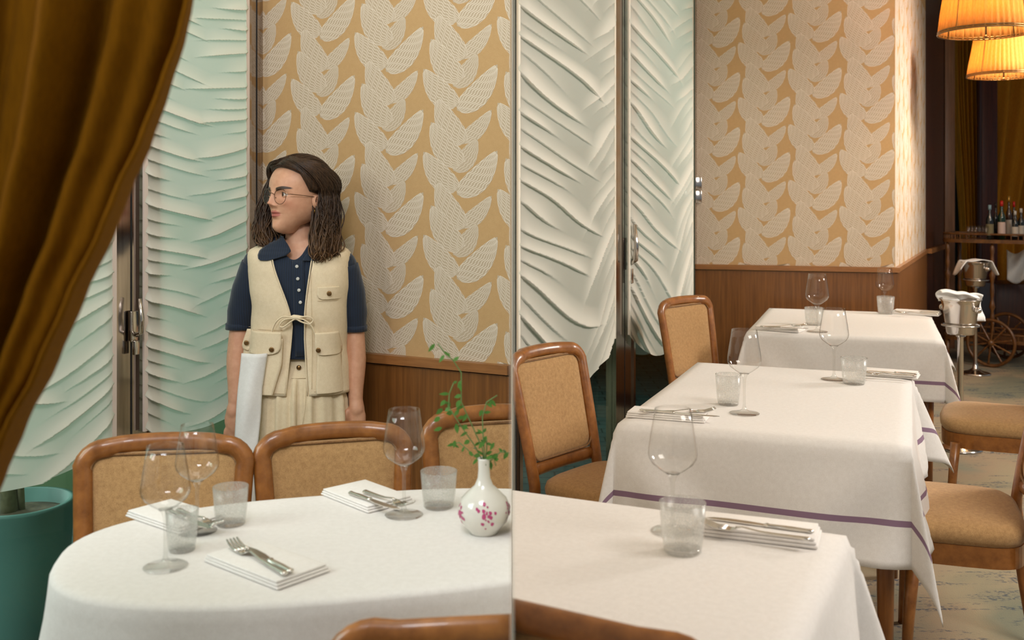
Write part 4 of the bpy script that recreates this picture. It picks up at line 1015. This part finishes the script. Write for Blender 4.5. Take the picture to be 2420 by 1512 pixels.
def cap(m, pts, rs, seg=14, flat=None):
    """closed tapered limb with rounded ends through the joints"""
    P_ = []; R_ = []
    for i in range(len(pts)-1):
        for k in range(5):
            t = k/5; P_.append(Vector(pts[i]).lerp(Vector(pts[i+1]), t)); R_.append(lerp(rs[i], rs[i+1], t*t*(3-2*t)))
    P_.append(Vector(pts[-1])); R_.append(rs[-1]); m.tube(P_, R_, seg, flat=flat); m.ball(pts[0], rs[0]*.99, 12); m.ball(pts[-1], rs[-1]*.99, 12)
body = MB()
# neck, shoulders, trunk, hips
cap(body, [W2(706, 545, .02), W2(708, 575, .015), W2(712, 612, .015)], [.050, .050, .056], 18)
cap(body, [W2(640, 632, .02), W2(712, 610, .02), W2(786, 632, .02)], [.036, .046, .036])
body.ball(W2(711, 690, .01), (.130, .082, .20), 24); body.ball(W2(706, 850, .01), (.120, .085, .15), 24); body.ball(W2(706, 930, .01), (.140, .098, .13), 24)
sh = {-1: (578, 618), 1: (826, 622)}
# arms: shoulder, elbow, wrist
armL = [W2(602, 628, .02), W2(562, 776, .035), W2(559, 850, .02), W2(561, 945, -.015)]
armR = [W2(812, 632, .02), W2(834, 781, .035), W2(838, 850, .02), W2(842, 940, -.015)]
cap(body, armL, [.036, .037, .039, .027]); cap(body, armR, [.036, .034, .036, .025])
def hand(m, wpt, sgn, u0):
    """relaxed hanging hand, back of the hand outward-forward, fingers curled back"""
    w_ = Vector(wpt)
    cap(m, [w_, w_+Vector((.006*sgn, -.008, -.035))], [.024, .026], 14)
    pc = w_+Vector((.004*sgn, -.010, -.062)); m.ball(pc, (.033, .018, .050), 18)
    for k, (dx, ln, cu) in enumerate(((-.027, .074, .9), (-.009, .082, 1.0), (.009, .078, 1.05), (.026, .062, 1.15))):
        b0 = pc+Vector((dx*sgn, -.002, -.034)); l1, l2, l3 = ln*.45, ln*.32, ln*.23; pts = [b0]; ang = .15*cu; p = b0
        for l in (l1, l2, l3):
            p = p+Vector((dx*.10*sgn, l*sin(ang), -l*cos(ang))); pts.append(p); ang += .62*cu
        cap(m, pts, [.0095, .0088, .0078, .0066], 12)
    tb = pc+Vector((-.030*sgn, -.004, .020))
    cap(m, [tb, tb+Vector((-.014*sgn, -.008, -.028)), tb+Vector((-.012*sgn, -.010, -.056)), tb+Vector((-.005*sgn, -.006, -.076))], [.014, .0115, .010, .008], 12)
hand(body, armL[-1], -1, 0); hand(body, armR[-1], 1, 0)
# legs and feet
for sx, ft in ((-1, -.075), (1, .10)):
    hip = W2(706+sx*52, 930, .01); kn = Vector((hip.x+sx*.01, .0, .40)); an = Vector((hip.x+sx*.01, .03, .075))
    cap(body, [hip, kn, an], [.085, .052, .034], 16); cap(body, [an+Vector((0, .03, -.045)), an+Vector((sx*.01, -.10, -.052))], [.030, .024], 14)
bo = remesh(body, 'body', M_skin, .0042, 4)
# join the sculpted head into the same body mesh
hm = MB(); nz, na = 190, 220; vs = []; tone = []
LIPC = hexc(176, 96, 88); BROW = hexc(38, 22, 12); BLUSH = hexc(206, 124, 100)
for j in range(nz):
    t = j/(nz-1); z = -.010+.247*(t+.035*sin(2*pi*t)*0)
    for i in range(na):
        a = 2*pi*i/na; a = a-.30*sin(a) if True else a
        x, f, zz = headp(a, z); vs.append(H2W(x, f, zz)); c = (0, 0, 0, 0)
        if f > .02:
            up = .0605+.0028*exp(-((abs(x)-.008)/.006)**2)+.0018-.0035*(x/.022)**2; lo = .0438+.006*(x/.023)**2
            lip = ss(up+.0022, up-.001, z)*ss(lo-.0022, lo+.001, z)*ss(.0245, .019, abs(x))
            ax = abs(x); bz = .1335+.0065*sin(min(1.25, max(0, (ax-.012)/.042))*2.1)-.0025; th = .0056*(1-.6*ss(.03, .056, ax))
            brow = ss(th+.0016, th-.0008, abs(z-bz))*ss(.011, .0155, ax)*ss(.058, .052, ax)
            bl = .35*exp(-((ax-.045)/.018)**2-((z-.085)/.018)**2)+.25*exp(-(x/.01)**2-((z-.086)/.01)**2)
            if lip > .02: c = (*LIPC[:3], .88*lip)
            elif brow > .02: c = (*BROW[:3], .97*brow)
            elif bl > .02: c = (*BLUSH[:3], bl)
        tone.append(c)
fs = [(j*na+i, j*na+(i+1) % na, (j+1)*na+(i+1) % na, (j+1)*na+i) for j in range(nz-1) for i in range(na)]
fs.append(tuple(range(na))[::-1]); fs.append(tuple((nz-1)*na+i for i in range(na)))
# ears
def ear(m, sg):
    for q in range(1):
        def fn(s, t):
            a = 2*pi*s; rr = t; ex = .0135*cos(a)*(1+.15*sin(a)); ez = .026*sin(a)*(1-.12*(1 if sin(a) < 0 else 0))
            dep = .012*sin(pi*min(1, t*1.15))-(.006 if t < .55 else 0)
            x, f, z = headp(sg*pi/2*1.03, .100, .0, False); return H2W(x+sg*(.002+dep+.35*max(0, -ex*t)), -.004+ex*rr-.0, .098+ez*rr+0*z)
        m.grid(fn, 36, 14, closed_u=True)
em = MB(); ear(em, 1); ear(em, -1)
ne = len(em.v)
bm = bmesh.new(); bm.from_mesh(bo.data); lay = bm.verts.layers.float_color.new('tone')
for _q in bm.verts: _q[lay] = (0, 0, 0, 0)
nv0 = [bm.verts.new(p) for p in vs]
for vtx, c in zip(nv0, tone): vtx[lay] = c
for f in fs:
    g = bm.faces.new([nv0[i] for i in f]); g.smooth = True
nv1 = [bm.verts.new(p) for p in em.v]
for _q in nv1: _q[lay] = (0, 0, 0, 0)
for f in em.f:
    try: g = bm.faces.new([nv1[i] for i in f]); g.smooth = True
    except ValueError: pass
bm.to_mesh(bo.data); bm.free(); bo.parent = wm
# eyes with lids
M_lid = plain('eyelid_skin', hexc(204, 152, 122), .5)
M_eye = NT('eye_white_and_iris'); _t = M_eye; _tc = _t.coord(); 
def eyemat():
    t = M_eye; at = t.add('ShaderNodeAttribute'); at.attribute_name = 'tone'; t.link(at.outputs['Color'], t.bsdf.inputs['Base Color']); t.bsdf.inputs['Roughness'].default_value = .08; return t.m
M_eye = eyemat()
fw = (H2W(0, 1, 0)-H2W(0, 0, 0)).normalized(); rt_ = (H2W(1, 0, 0)-H2W(0, 0, 0)).normalized(); upv = (H2W(0, 0, 1)-H2W(0, 0, 0)).normalized()
for sg in (-1, 1):
    cx = sg*.0315; ec = H2W(cx, .0680, .1160); R_ = .0134*HX
    gz = (fw+rt_*(-.10)).normalized(); g2 = gz.cross(upv).normalized(); g3 = g2.cross(gz)
    m = MB(); vs = []; tn = []; nr, ns = 36, 36
    for j in range(nr+1):
        b = pi*(j/nr)**1.25
        for k in range(ns):
            a = 2*pi*k/ns; vs.append(ec+(gz*cos(b)+g2*sin(b)*cos(a)+g3*sin(b)*sin(a))*R_)
            tn.append((.008, .006, .005, 1) if b < .19 else ((.07, .035, .018, 1) if b < .46 else (.62, .56, .52, 1)))
    m.add(vs, [(j*ns+k, j*ns+(k+1) % ns, (j+1)*ns+(k+1) % ns, (j+1)*ns+k) for j in range(nr) for k in range(ns)])
    o = m.build('eye', M_eye, wm); la = o.data.attributes.new('tone', 'FLOAT_COLOR', 'POINT')
    for i, c in enumerate(tn): la.data[i].color = c
    m = MB(); ml = MB()
    def lid(s, t, top):
        th = -1.0+2.0*s; bow = cos(th*1.45); e0 = (.46 if top else -.38)*max(0, bow); e1 = (1.35 if top else -1.2)
        el = lerp(e0, e1, t); rr = R_*(1.06-.10*ss(.7, 1.0, abs(th))-.05*t*t)
        d = (fw*cos(el)*cos(th)+rt_*cos(el)*sin(th)+upv*sin(el)); return ec+d*rr
    m.grid(lambda s, t: lid(s, t, True), 24, 8); m.grid(lambda s, t: lid(s, t, False), 24, 8); m.build('eyelid', M_lid, wm, solid=.0012)
    ml.tube([lid(i/16, 0, True)+fw*.0008 for i in range(17)], [.0003]+[.0009]*15+[.0003], 6); ml.build('eyelashes', plain('lash_%d' % (sg+1), (.02, .012, .008, 1), .6), wm)
# spectacles
gs = []; m = MB(); ml = MB()
for sg in (-1, 1):
    cx, cf, cz, r = sg*.0335, .0955, .1105, .0235
    ring = []
    for k in range(48):
        a = 2*pi*k/48; ring.append(H2W(cx+r*1.02*cos(a), cf-abs(cx+r*cos(a))*.14, cz+r*sin(a)*(1.02 if sin(a) > 0 else 1.08)))
    m.tube(ring, .00095, 6, closed=True); ml.add([H2W(cx, cf-.0045, cz)]+ring, [(0, 1+k, 1+(k+1) % 48) for k in range(48)])
    x, f, z = headp(sg*pi/2*.97, .115, .001, False)
    m.tube([H2W(cx+sg*r, cf-.0075, cz+.006), H2W(sg*.063, cf-.018, cz+.007), H2W(sg*.0755, .04, cz+.004), H2W(x+sg*.002, .004, cz+.001), H2W(x+sg*.001, -.016, cz-.014)], [.0011, .0014, .0011, .0012, .0014], 6)
    m.tube([H2W(sg*.012, cf-.004, cz-.003), H2W(sg*.009, cf-.008, cz-.010)], .0012, 6)
m.tube([H2W(-.0115, cf, cz+.006), H2W(-.004, cf+.003, cz+.010), H2W(.004, cf+.003, cz+.010), H2W(.0115, cf, cz+.006)], .0010, 6)
g = m.build('spectacles', M_frameg, wm); ml.build('lens', M_lens, g)
m = MB(); ex, ef, ez = headp(pi/2, .07, .004, False); m.tube([H2W(ex+.002+.0045*cos(k*2*pi/20), -.002+.003*cos(k*2*pi/20), .066+.006*sin(k*2*pi/20)) for k in range(20)], .0011, 6, closed=True); m.build('earring', plain('gold_earring', hexc(214, 170, 90), .2, 1), wm)
# hair: cap mass plus wavy locks
def hairm():
    t = NT('dark_brown_hair'); v = t.coord((1, 1, .15)); nz = t.add('ShaderNodeTexNoise', i_Scale=160.0, i_Detail=4.0); t.link(v, nz.inputs['Vector'])
    geo = t.coord(); sp_ = t.add('ShaderNodeSeparateXYZ'); t.link(geo, sp_.inputs[0])
    c = t.ramp(nz.outputs['Fac'], [(.3, hexc(34, 22, 15)), (.75, hexc(78, 54, 36))]); c2 = t.ramp(nz.outputs['Fac'], [(.3, hexc(62, 42, 26)), (.75, hexc(136, 98, 60))])
    mr = t.add('ShaderNodeMapRange', i_1=1.36, i_2=1.17); t.link(sp_.outputs[2], mr.inputs[0])
    mx = t.add('ShaderNodeMixRGB'); t.link(mr.outputs[0], mx.inputs[0]); t.link(c, mx.inputs[1]); t.link(c2, mx.inputs[2])
    t.link(mx.outputs[0], t.bsdf.inputs['Base Color']); t.bsdf.inputs['Roughness'].default_value = .42; t.bsdf.inputs['Specular IOR Level'].default_value = .35; return t.m
M_hair = hairm()
def hline(a):   # height of the hairline around the head
    aa = abs(a)
    if aa < .95: return .204-.022*(aa/.95)**2
    if aa < 1.30: return lerp(.182, .128, (aa-.95)/.35)
    if aa < 1.85: return lerp(.128, .118, (aa-1.30)/.55)
    return lerp(.118, .02, ss(1.85, 2.3, aa))
hm = MB(); nA, nZ = 280, 50
def capf(s, t):
    a = -pi+2*pi*s; z0 = hline(a); z = lerp(z0, .2369, t**.9)
    edge = ss(0, .22, t); lift = .002+.0125*edge+(.005*ss(.12, .2, z)+.004*sin(a*9+z*60)*.5)*edge
    x, f, zz = headp(a, z, lift, False); return H2W(x, f, zz+.004*ss(.19, .237, z)*edge)
hm.grid(capf, nA, nZ)
rn = random.Random(12)
def lock(a, side, thick, lenz, k, front=0):
    """a lock rooted near the parting, combed over the scalp behind the ear and falling in waves"""
    pts = []; rs = []; ph = rn.uniform(0, 6.28); ph2 = rn.uniform(0, 6.28); amp = rn.uniform(.005, .011); n = 34
    lift = rn.uniform(.010, .026) if not front else rn.uniform(.012, .017); a0 = side*rn.uniform(.05, .9) if not front else side*rn.uniform(-.35, .9)
    fr = rn.uniform(2.0, 3.2)
    for i in range(n):
        t = i/(n-1)
        if t < .42:
            q = t/.42; z = lerp(.226, .125, q**1.7); aa = lerp(a0, a, q**.85)
            lo = hline(aa)+.004
            z = max(z, lo if abs(aa) < 1.3 else z)
            if front: z = lerp(z, min(.234, hline(aa)+.003+front), ss(1.75, 1.45, abs(aa)))
            x, f, zz = headp(aa, z, lift*ss(0, .3, q)+.004, False); zz += .012*(1-q)
        else:
            q = (t-.42)/.58; x0, f0, z0 = headp(a, .125, lift, False); z = lerp(.125, lenz, q)
            W_, F_, B_ = .078+.012*q, .09, .092
            sp = 1+.22*q; x = x0*sp; f = f0*(1-.25*q)-.008*q; zz = z
            x += amp*(.3+q)*sin(q*2*pi*fr+ph); f += amp*(.3+q)*sin(q*2*pi*fr+ph2)
        pts.append(H2W(x, f, zz)); rs.append(thick*(.5+.5*ss(0, .15, t))*(1-.75*ss(.75, 1, t)))
    hm.tube(pts, rs, 5, flat=(1.5, .8))
for k in range(900):
    side = 1; a = rn.uniform(1.62, pi); lock(a, 1, rn.uniform(.0009, .0019), rn.uniform(-.085, -.05) if a < 2.6 else rn.uniform(-.075, -.03), k)
for k in range(600):
    a = -rn.uniform(1.30, pi); lock(a, -1, rn.uniform(.0009, .0019), rn.uniform(-.055, -.015), k)
for k in range(420): lock(rn.uniform(1.66, 2.3), 1, rn.uniform(.0008, .0017), rn.uniform(-.08, -.04), k, rn.uniform(.0005, .036))
for k in range(300): lock(-rn.uniform(1.45, 2.2), -1, rn.uniform(.0008, .0017), rn.uniform(-.05, -.02), k, rn.uniform(.0005, .036))
for k in range(620):    # strands combed back over the crown from the hairline
    f0 = rn.uniform(-1.25, 1.2); th0 = rn.uniform(.66, 1.0)+.14*abs(f0)**2; th1 = rn.uniform(1.9, 2.7); pts = []; rs = []; l_ = rn.uniform(1.0, 1.035); ph = rn.uniform(0, 6.28); thk = rn.uniform(.0008, .0016)
    for i in range(18):
        t = i/17; th = lerp(th0, th1, t); fi = f0*(1+.10*t)+.02*sin(ph+t*6)
        pts.append(H2W(.0925*l_*sin(fi), -.003+.106*l_*cos(fi)**.8*cos(th), .124+.126*l_*cos(fi)**.7*sin(th))); rs.append(thk*(.3+.7*ss(0, .15, t)))
    hm.tube(pts, rs, 5, flat=(1.4, .8))
# fuller waves resting on her left shoulder and the curls at the far side
def curl(path, rad_, n_, thick):
    for k in range(n_):
        o = Vector((rn.gauss(0, rad_), rn.gauss(0, rad_), 0)); ph = rn.uniform(0, 6.28); ph2 = rn.uniform(0, 6.28); am = rn.uniform(.004, .009); m_ = 28; pts = []; rs = []
        fr = rn.uniform(2.2, 3.4); cutt = rn.uniform(.86, 1.0)
        for i in range(m_):
            t = i/(m_-1)*cutt; g = t*(len(path)-1); j = min(int(g), len(path)-2); p = path[j].lerp(path[j+1], g-j)
            wv = am*(.25+t); p = p+o*(.45+.75*sin(pi*min(1, t*.75+.1)))+Vector((wv*sin(t*6.28*fr+ph), wv*sin(t*6.28*fr+ph2), 0)); pts.append(p); rs.append(thick*(1-.7*ss(.85, 1, i/(m_-1)))*(.6+.4*ss(0, .2, t)))
        hm.tube(pts, rs, 5, flat=(1.4, .8))
curl([W2(752, 405, -.005), W2(766, 450, -.015), W2(768, 500, -.035), W2(764, 550, -.055), W2(766, 595, -.075), W2(768, 618, -.08)], .0135, 260, .0018)
curl([W2(772, 420, .03), W2(784, 480, .02), W2(786, 540, -.01), W2(790, 590, -.05), W2(796, 606, -.06)], .011, 170, .0018)
curl([W2(645, 410, .05), W2(632, 450, .045), W2(622, 500, .03), W2(617, 540, .01), W2(628, 572, -.02), W2(640, 588, -.03)], .0125, 260, .0018)
curl([W2(650, 470, .06), W2(640, 530, .05), W2(645, 570, .0)], .015, 160, .0018)
hm.build('hair', M_hair, wm)
# ---- clothes: body form as a function of azimuth and height (front is -y)
TB = [(.735, .170, .112, -5), (.767, .168, .110, -5), (.84, .160, .106, -4), (.92, .152, .100, -2), (.98, .150, .100, 0), (1.05, .152, .106, 2), (1.12, .158, .108, 2), (1.17, .163, .104, 0), (1.205, .163, .096, -1), (1.225, .161, .086, -2), (1.240, .152, .074, -3), (1.252, .128, .064, -3), (1.264, .094, .058, -3), (1.274, .068, .055, -2), (1.280, .058, .052, -2)]
def tor(a, z, off=0.0):
    """a: azimuth, 0 = front, positive to picture right"""
    W, D, ux = interp(TB, z); p = 2.6; ca, sa = cos(a), sin(a)
    r = 1/((abs(sa)/W)**p+(abs(ca)/D)**p)**(1/p)
    return Vector((wx(708)+ux/KW+(r+off)*sa, .012-(r+off)*ca, z))
def tfront(x, z, off=0.0):
    W, D, ux = interp(TB, z); xr = x-(wx(708)+ux/KW); q = min(.999, abs(xr)/W)
    return Vector((x, .012-(D*(1-q**2.6)**(1/2.6)+off), z))
# navy polo: torso, sleeves with ribbed cuffs, collar
sh_ = MB(); sh_.grid(lambda s, t: tor(2*pi*s-pi, lerp(.884, 1.276-.066*exp(-((2*pi*s-pi)/.56)**2), t), .001), 120, 50, closed_u=True)
def sleeve(m, A, B, r0, r1, sg):
    pts = []; rs = []
    for i in range(14):
        t = i/13; p = A.lerp(B, t)+Vector((sg*.008*sin(pi*t), 0, 0)); pts.append(p); rs.append(lerp(r0, r1, t)+.003*sin(pi*t)+(.0015*sin(t*19)*(.3+.7*t)))
    m.tube(pts, rs, 28, caps=False); m.tube([pts[-1]+Vector((0, 0, .014)), pts[-1]+Vector((0, 0, -.006))], [r1+.002, r1+.0025], 28, caps=False)
    m.ball(A+Vector((-sg*.006, 0, .004)), r0*1.02, 20)
sleeve(sh_, W2(604, 628, .02), W2(560, 776, .035), .052, .044, -1); sleeve(sh_, W2(808, 632, .02), W2(834, 781, .035), .052, .040, 1)
so = sh_.build('shirt', M_navy, wm, solid=.002)
# collar with open notch
cm = MB()
def collar(s, t):
    a = lerp(-2.45, 2.45, s); fr = 1-abs(a)/2.75; front = ss(1.3, 0, pi-abs(a) if False else 0)
    aa = a+pi      # 0 behind the neck
    back = abs(a)/2.45                       # 0 at nape, 1 at the front opening
    r0x, r0y = .060, .058; rx = lerp(r0x, .080+.018*back, t); ry = lerp(r0y, .078+.012*back, t)
    z = lerp(1.272-.040*back**3, 1.262-.052*ss(.2, 1, back)-.012, t)
    return Vector((wx(712)+rx*sin(aa), .016-ry*cos(aa)*1.0, z))
cm.grid(collar, 90, 8); 
def cpoint(m, pts):
    m.add([W2(u, v, y) for u, v, y in pts], [tuple(range(len(pts)))], 0, False)
cc = cm.build('collar', M_navy, so, solid=.003)
def sheetpoly(name, rows, mat, parent, off, th=.002, n=10, flipx=1):
    """patch on the front of the torso; rows = [(v, u_left, u_right)]"""
    m = MB(); k = len(rows)
    def fn(s, t):
        g = t*(k-1); j = min(int(g), k-2); q = g-j; v = lerp(rows[j][0], rows[j+1][0], q); ul = lerp(rows[j][1], rows[j+1][1], q); ur = lerp(rows[j][2], rows[j+1][2], q)
        p = tfront(wx(lerp(ul, ur, s)), wz(v), off); return p
    m.grid(fn, n, max(6, k*5)); return m.build(name, mat, parent, solid=th)
sheetpoly('collar_point', [(556, 652, 674), (575, 640, 690), (590, 624, 700), (600, 622, 690), (608, 624, 664), (612, 630, 646)], M_navy, so, .016, .003, 12)
sheetpoly('collar_point', [(585, 752, 764), (600, 734, 764), (612, 728, 762)], M_navy, so, .012, .003, 8)
# skin of the open neckline: a placket notch cut is shown by lowering the shirt front
sheetpoly('placket', [(612, 704, 731), (700, 708, 735), (832, 712, 736)], M_navy, so, .005, .002, 6)
for u, v in ((716, 625), (719, 653), (722, 679), (725, 707)):
    p = tfront(wx(u), wz(v), .0085); m = MB(); m.lathe([(0, .0), (.0052, 0), (.0056, .0012), (.004, .002), (0, .0016)], 16, M=Matrix.Rotation(pi/2, 3, 'X'), c=p, caps=False); m.build('button', plain('pearl_button_%d' % v, hexc(206, 204, 198), .2), so)
# vest: two front panels, back, with V opening
def open_l(z):  # left edge of the opening, in u
    v = VH+(HC-z)*KW; return interp([(560, 652), (600, 657), (735, 703), (760, 707), (920, 694)], v)[0]
def open_r(z):
    v = VH+(HC-z)*KW; return interp([(560, 762), (600, 749), (735, 734), (790, 733), (920, 741)], v)[0]
VO = .009
def x2a(x, z):
    W, D, ux = interp(TB, z); xr = x-(wx(708)+ux/KW); q = min(.999, abs(xr)/(W+.0)); y = D*(1-q**2.6)**(1/2.6); return atan2(xr, y)
vm = MB(); ztop = 1.270
def vl(s, t):
    z = lerp(.767, ztop, t); a = lerp(x2a(wx(open_l(z)), z), -pi, s); p = tor(a, z, VO+.006*ss(.95, .767, z)+.0015*sin(z*50+a*3)); return p
def vr(s, t):
    z = lerp(.767, ztop, t); a = lerp(x2a(wx(open_r(z)), z), pi, s); p = tor(a, z, VO+.006*ss(.95, .767, z)+.0015*sin(z*47+a*4)); return p
vm.grid(vl, 50, 50); vm.grid(vr, 50, 50)
# shoulder straps
def strap(s, t, u0, u1, u2, u3):
    a = lerp(-.55, .75, t); r = .098
    u = lerp(lerp(u0, u1, s), lerp(u2, u3, s), ss(0, 1, t)); zc = 1.175
    zt_ = lerp(wz(582), wz(590), s if u0 < 700 else 1-s)
    y = .012+.092*sin((t-.5)*pi); z = zt_-.075*(1-cos((t-.5)*pi)); return Vector((wx(u), y-.004, z+.004))
vo = vm.build('vest', M_cream, wm, solid=.003)
def edgeline(u_of_z, z0, z1, off, r, name, par, mat=M_cream, n=24):
    m = MB(); pts = [tfront(wx(u_of_z(lerp(z0, z1, i/n))), lerp(z0, z1, i/n), off) for i in range(n+1)]; m.tube(pts, r, 6); m.build(name, mat, par)
edgeline(lambda z: open_l(z)-1, .768, 1.26, VO+.004, .0022, 'edge_binding', vo); edgeline(lambda z: open_r(z)+1, .768, 1.26, VO+.004, .0022, 'edge_binding', vo)
# pockets and flaps
def pocket(name, rows, off, th, mat=M_cream): return sheetpoly(name, rows, mat, vo, off, th, 16)
p1 = pocket('pocket', [(790, 583, 686), (850, 578, 684), (905, 576, 668), (918, 577, 664)], .024, .008)
f1 = pocket('pocket_flap', [(774, 590, 684), (800, 581, 684), (812, 578, 682), (820, 580, 676), (824, 590, 666), (826, 620, 650)], .033, .004)
p2 = pocket('pocket', [(795, 764, 808), (850, 764, 812), (905, 762, 820), (916, 764, 820)], .024, .008)
f2 = pocket('pocket_flap', [(776, 760, 808), (805, 760, 812), (818, 762, 813), (826, 768, 812), (828, 776, 806)], .033, .004)
f3 = pocket('pocket_flap', [(672, 764, 819), (690, 763, 822), (697, 766, 820), (701, 774, 812)], .014, .003)
for u, v, fo, par in ((589, 806, .039, f1), (662, 813, .039, f1), (768, 815, .039, f2), (790, 687, .0195, f3)):
    p = tfront(wx(u), wz(v), fo); m = MB(); m.lathe([(0, 0), (.0078, 0), (.0082, .002), (.006, .003), (0, .0022)], 18, M=Matrix.Rotation(pi/2, 3, 'X'), c=p, caps=False); m.build('button', M_brass, par)
for pth in ([(776, 743), (812, 743)],): pass
m = MB()
for rows in ([(590, 771), (683, 771)], [(764, 704), (808, 704)], [(574, 911), (690, 915)], [(757, 911), (820, 911)], [(750, 640), (752, 900)], [(752, 905), (752, 778)]):
    (u0, v0), (u1, v1) = rows; m.tube([tfront(wx(lerp(u0, u1, i/14)), wz(lerp(v0, v1, i/14)), VO+.005+.004*ss(1.0, .767, wz(lerp(v0, v1, i/14)))) for i in range(15)], .0006, 5)
m.build('seam', M_seam, vo)
# tie at the front
m = MB()
def tp(u, v, o=.02): return tfront(wx(u), wz(v), o)
m.tube([tp(703, 742), tp(712, 740, .026), tp(722, 741, .026), tp(734, 742)], [.006, .009, .009, .006], 10)
for path in ([(714, 741), (690, 738), (674, 748), (664, 765), (659, 785)], [(714, 742), (692, 745), (680, 758), (688, 762), (705, 750), (716, 743)], [(718, 742), (742, 738), (756, 745), (748, 755), (730, 750), (718, 743)], [(716, 742), (735, 745), (752, 760), (762, 785), (768, 800)]):
    pts = [tp(u, v, .030) for u, v in path]; q = []
    for i in range(len(pts)-1):
        for k in range(6):
            t = k/6; p0 = pts[max(0, i-1)]; p1_, p2_, p3 = pts[i], pts[i+1], pts[min(len(pts)-1, i+2)]
            q.append(.5*((2*p1_)+(p2_-p0)*t+(2*p0-5*p1_+4*p2_-p3)*t*t+(3*p1_-p0-3*p2_+p3)*t**3))
    q.append(pts[-1]); m.tube(q, .0042, 7, flat=(1, .6))
m.build('tie', M_cream, vo)
# trousers
tm = MB()
TT = [(.885, .118, .088), (.86, .122, .092), (.80, .150, .112), (.74, .172, .122), (.66, .178, .124), (.60, .180, .124)]
cxw = wx(706)
def pant(a, z):
    W, D = interp([(q[0], q[1], q[2]) for q in TT[::-1]], z); p = 2.3; ca, sa = cos(a), sin(a)
    r = 1/((abs(sa)/W)**p+(abs(ca)/D)**p)**(1/p)
    pl_ = ss(.85, .76, z)*(.0075*max(-.3, sin(a*17+.6))+.004*sin(a*29))*(1-.0)
    r += pl_; return Vector((cxw+r*sa, .012-r*ca, z))
tm.grid(lambda s, t: pant(2*pi*s, lerp(.60, .885, t)), 140, 36, closed_u=True)
for sg in (-1, 1):
    def leg_(s, t, sg=sg):
        a = 2*pi*s; z = lerp(.62, .035, t); r = .098+.004*t; y0 = .012+.02*t
        return Vector((cxw+sg*(.088+.012*t)+(r+.005*sin(a*9+t*3))*sin(a)*.95, y0-(r*1.02+.005*sin(a*9+t*3))*cos(a), z))
    tm.grid(leg_, 72, 26, closed_u=True, flip=True)
to = tm.build('trousers', M_trouser, wm, solid=.002)
def pf(u, v, o=.004):
    x = wx(u)-cxw; z = wz(v); W, D = interp([(q[0], q[1], q[2]) for q in TT[::-1]], z); q = min(.99, abs(x)/W); return Vector((wx(u), .012-(D*(1-q**2.3)**(1/2.3)+o), z))
m = MB(); m.tube([pf(703, 882), pf(736, 882)], .0007, 5); m.tube([pf(716, 884, .006), pf(717, 940, .010), pf(718, 1000, .012)], .0009, 5); m.tube([pf(738, 884, .006), pf(738, 950, .01), pf(732, 985, .012), (pf(719, 1002, .012))], .0008, 5)
m.build('fly_seam', M_seam, to)
p = pf(719, 858, .006); m = MB(); m.lathe([(0, 0), (.0075, 0), (.0078, .002), (0, .003)], 18, M=Matrix.Rotation(pi/2, 3, 'X'), c=p, caps=False); m.build('button', M_brass, to)
# shoes
m = MB()
for sx in (-1, 1): m.ball((cxw+sx*.105, -.03, .04), (.042, .125, .038), 20)
m.build('shoe', plain('white_shoe', hexc(220, 216, 208), .5), wm)
# white cloth tucked at the right pocket (top-level: it is hung on her, not worn)
m = MB()
rows = [(822, 593, 652), (900, 586, 641), (960, 583, 639), (1010, 581, 635), (1060, 598, 629), (1180, 604, 628), (1260, 606, 626)]
def hang(s, t):
    k = len(rows); g = t*(k-1); j = min(int(g), k-2); q = g-j; v = lerp(rows[j][0], rows[j+1][0], q); u = lerp(lerp(rows[j][1], rows[j+1][1], q), lerp(rows[j][2], rows[j+1][2], q), s)
    y = -.118-.016*sin(pi*s)-.014*ss(0, .3, t)+.004*sin(s*6+t*8); return Vector((wx(u), y, wz(v)))
m.grid(hang, 16, 50); o = m.build('service_cloth', M_white, None, solid=.003); o.location = wm.location
tag(o, 'long white service cloth tucked into the vest pocket of the woman', 'cloth')
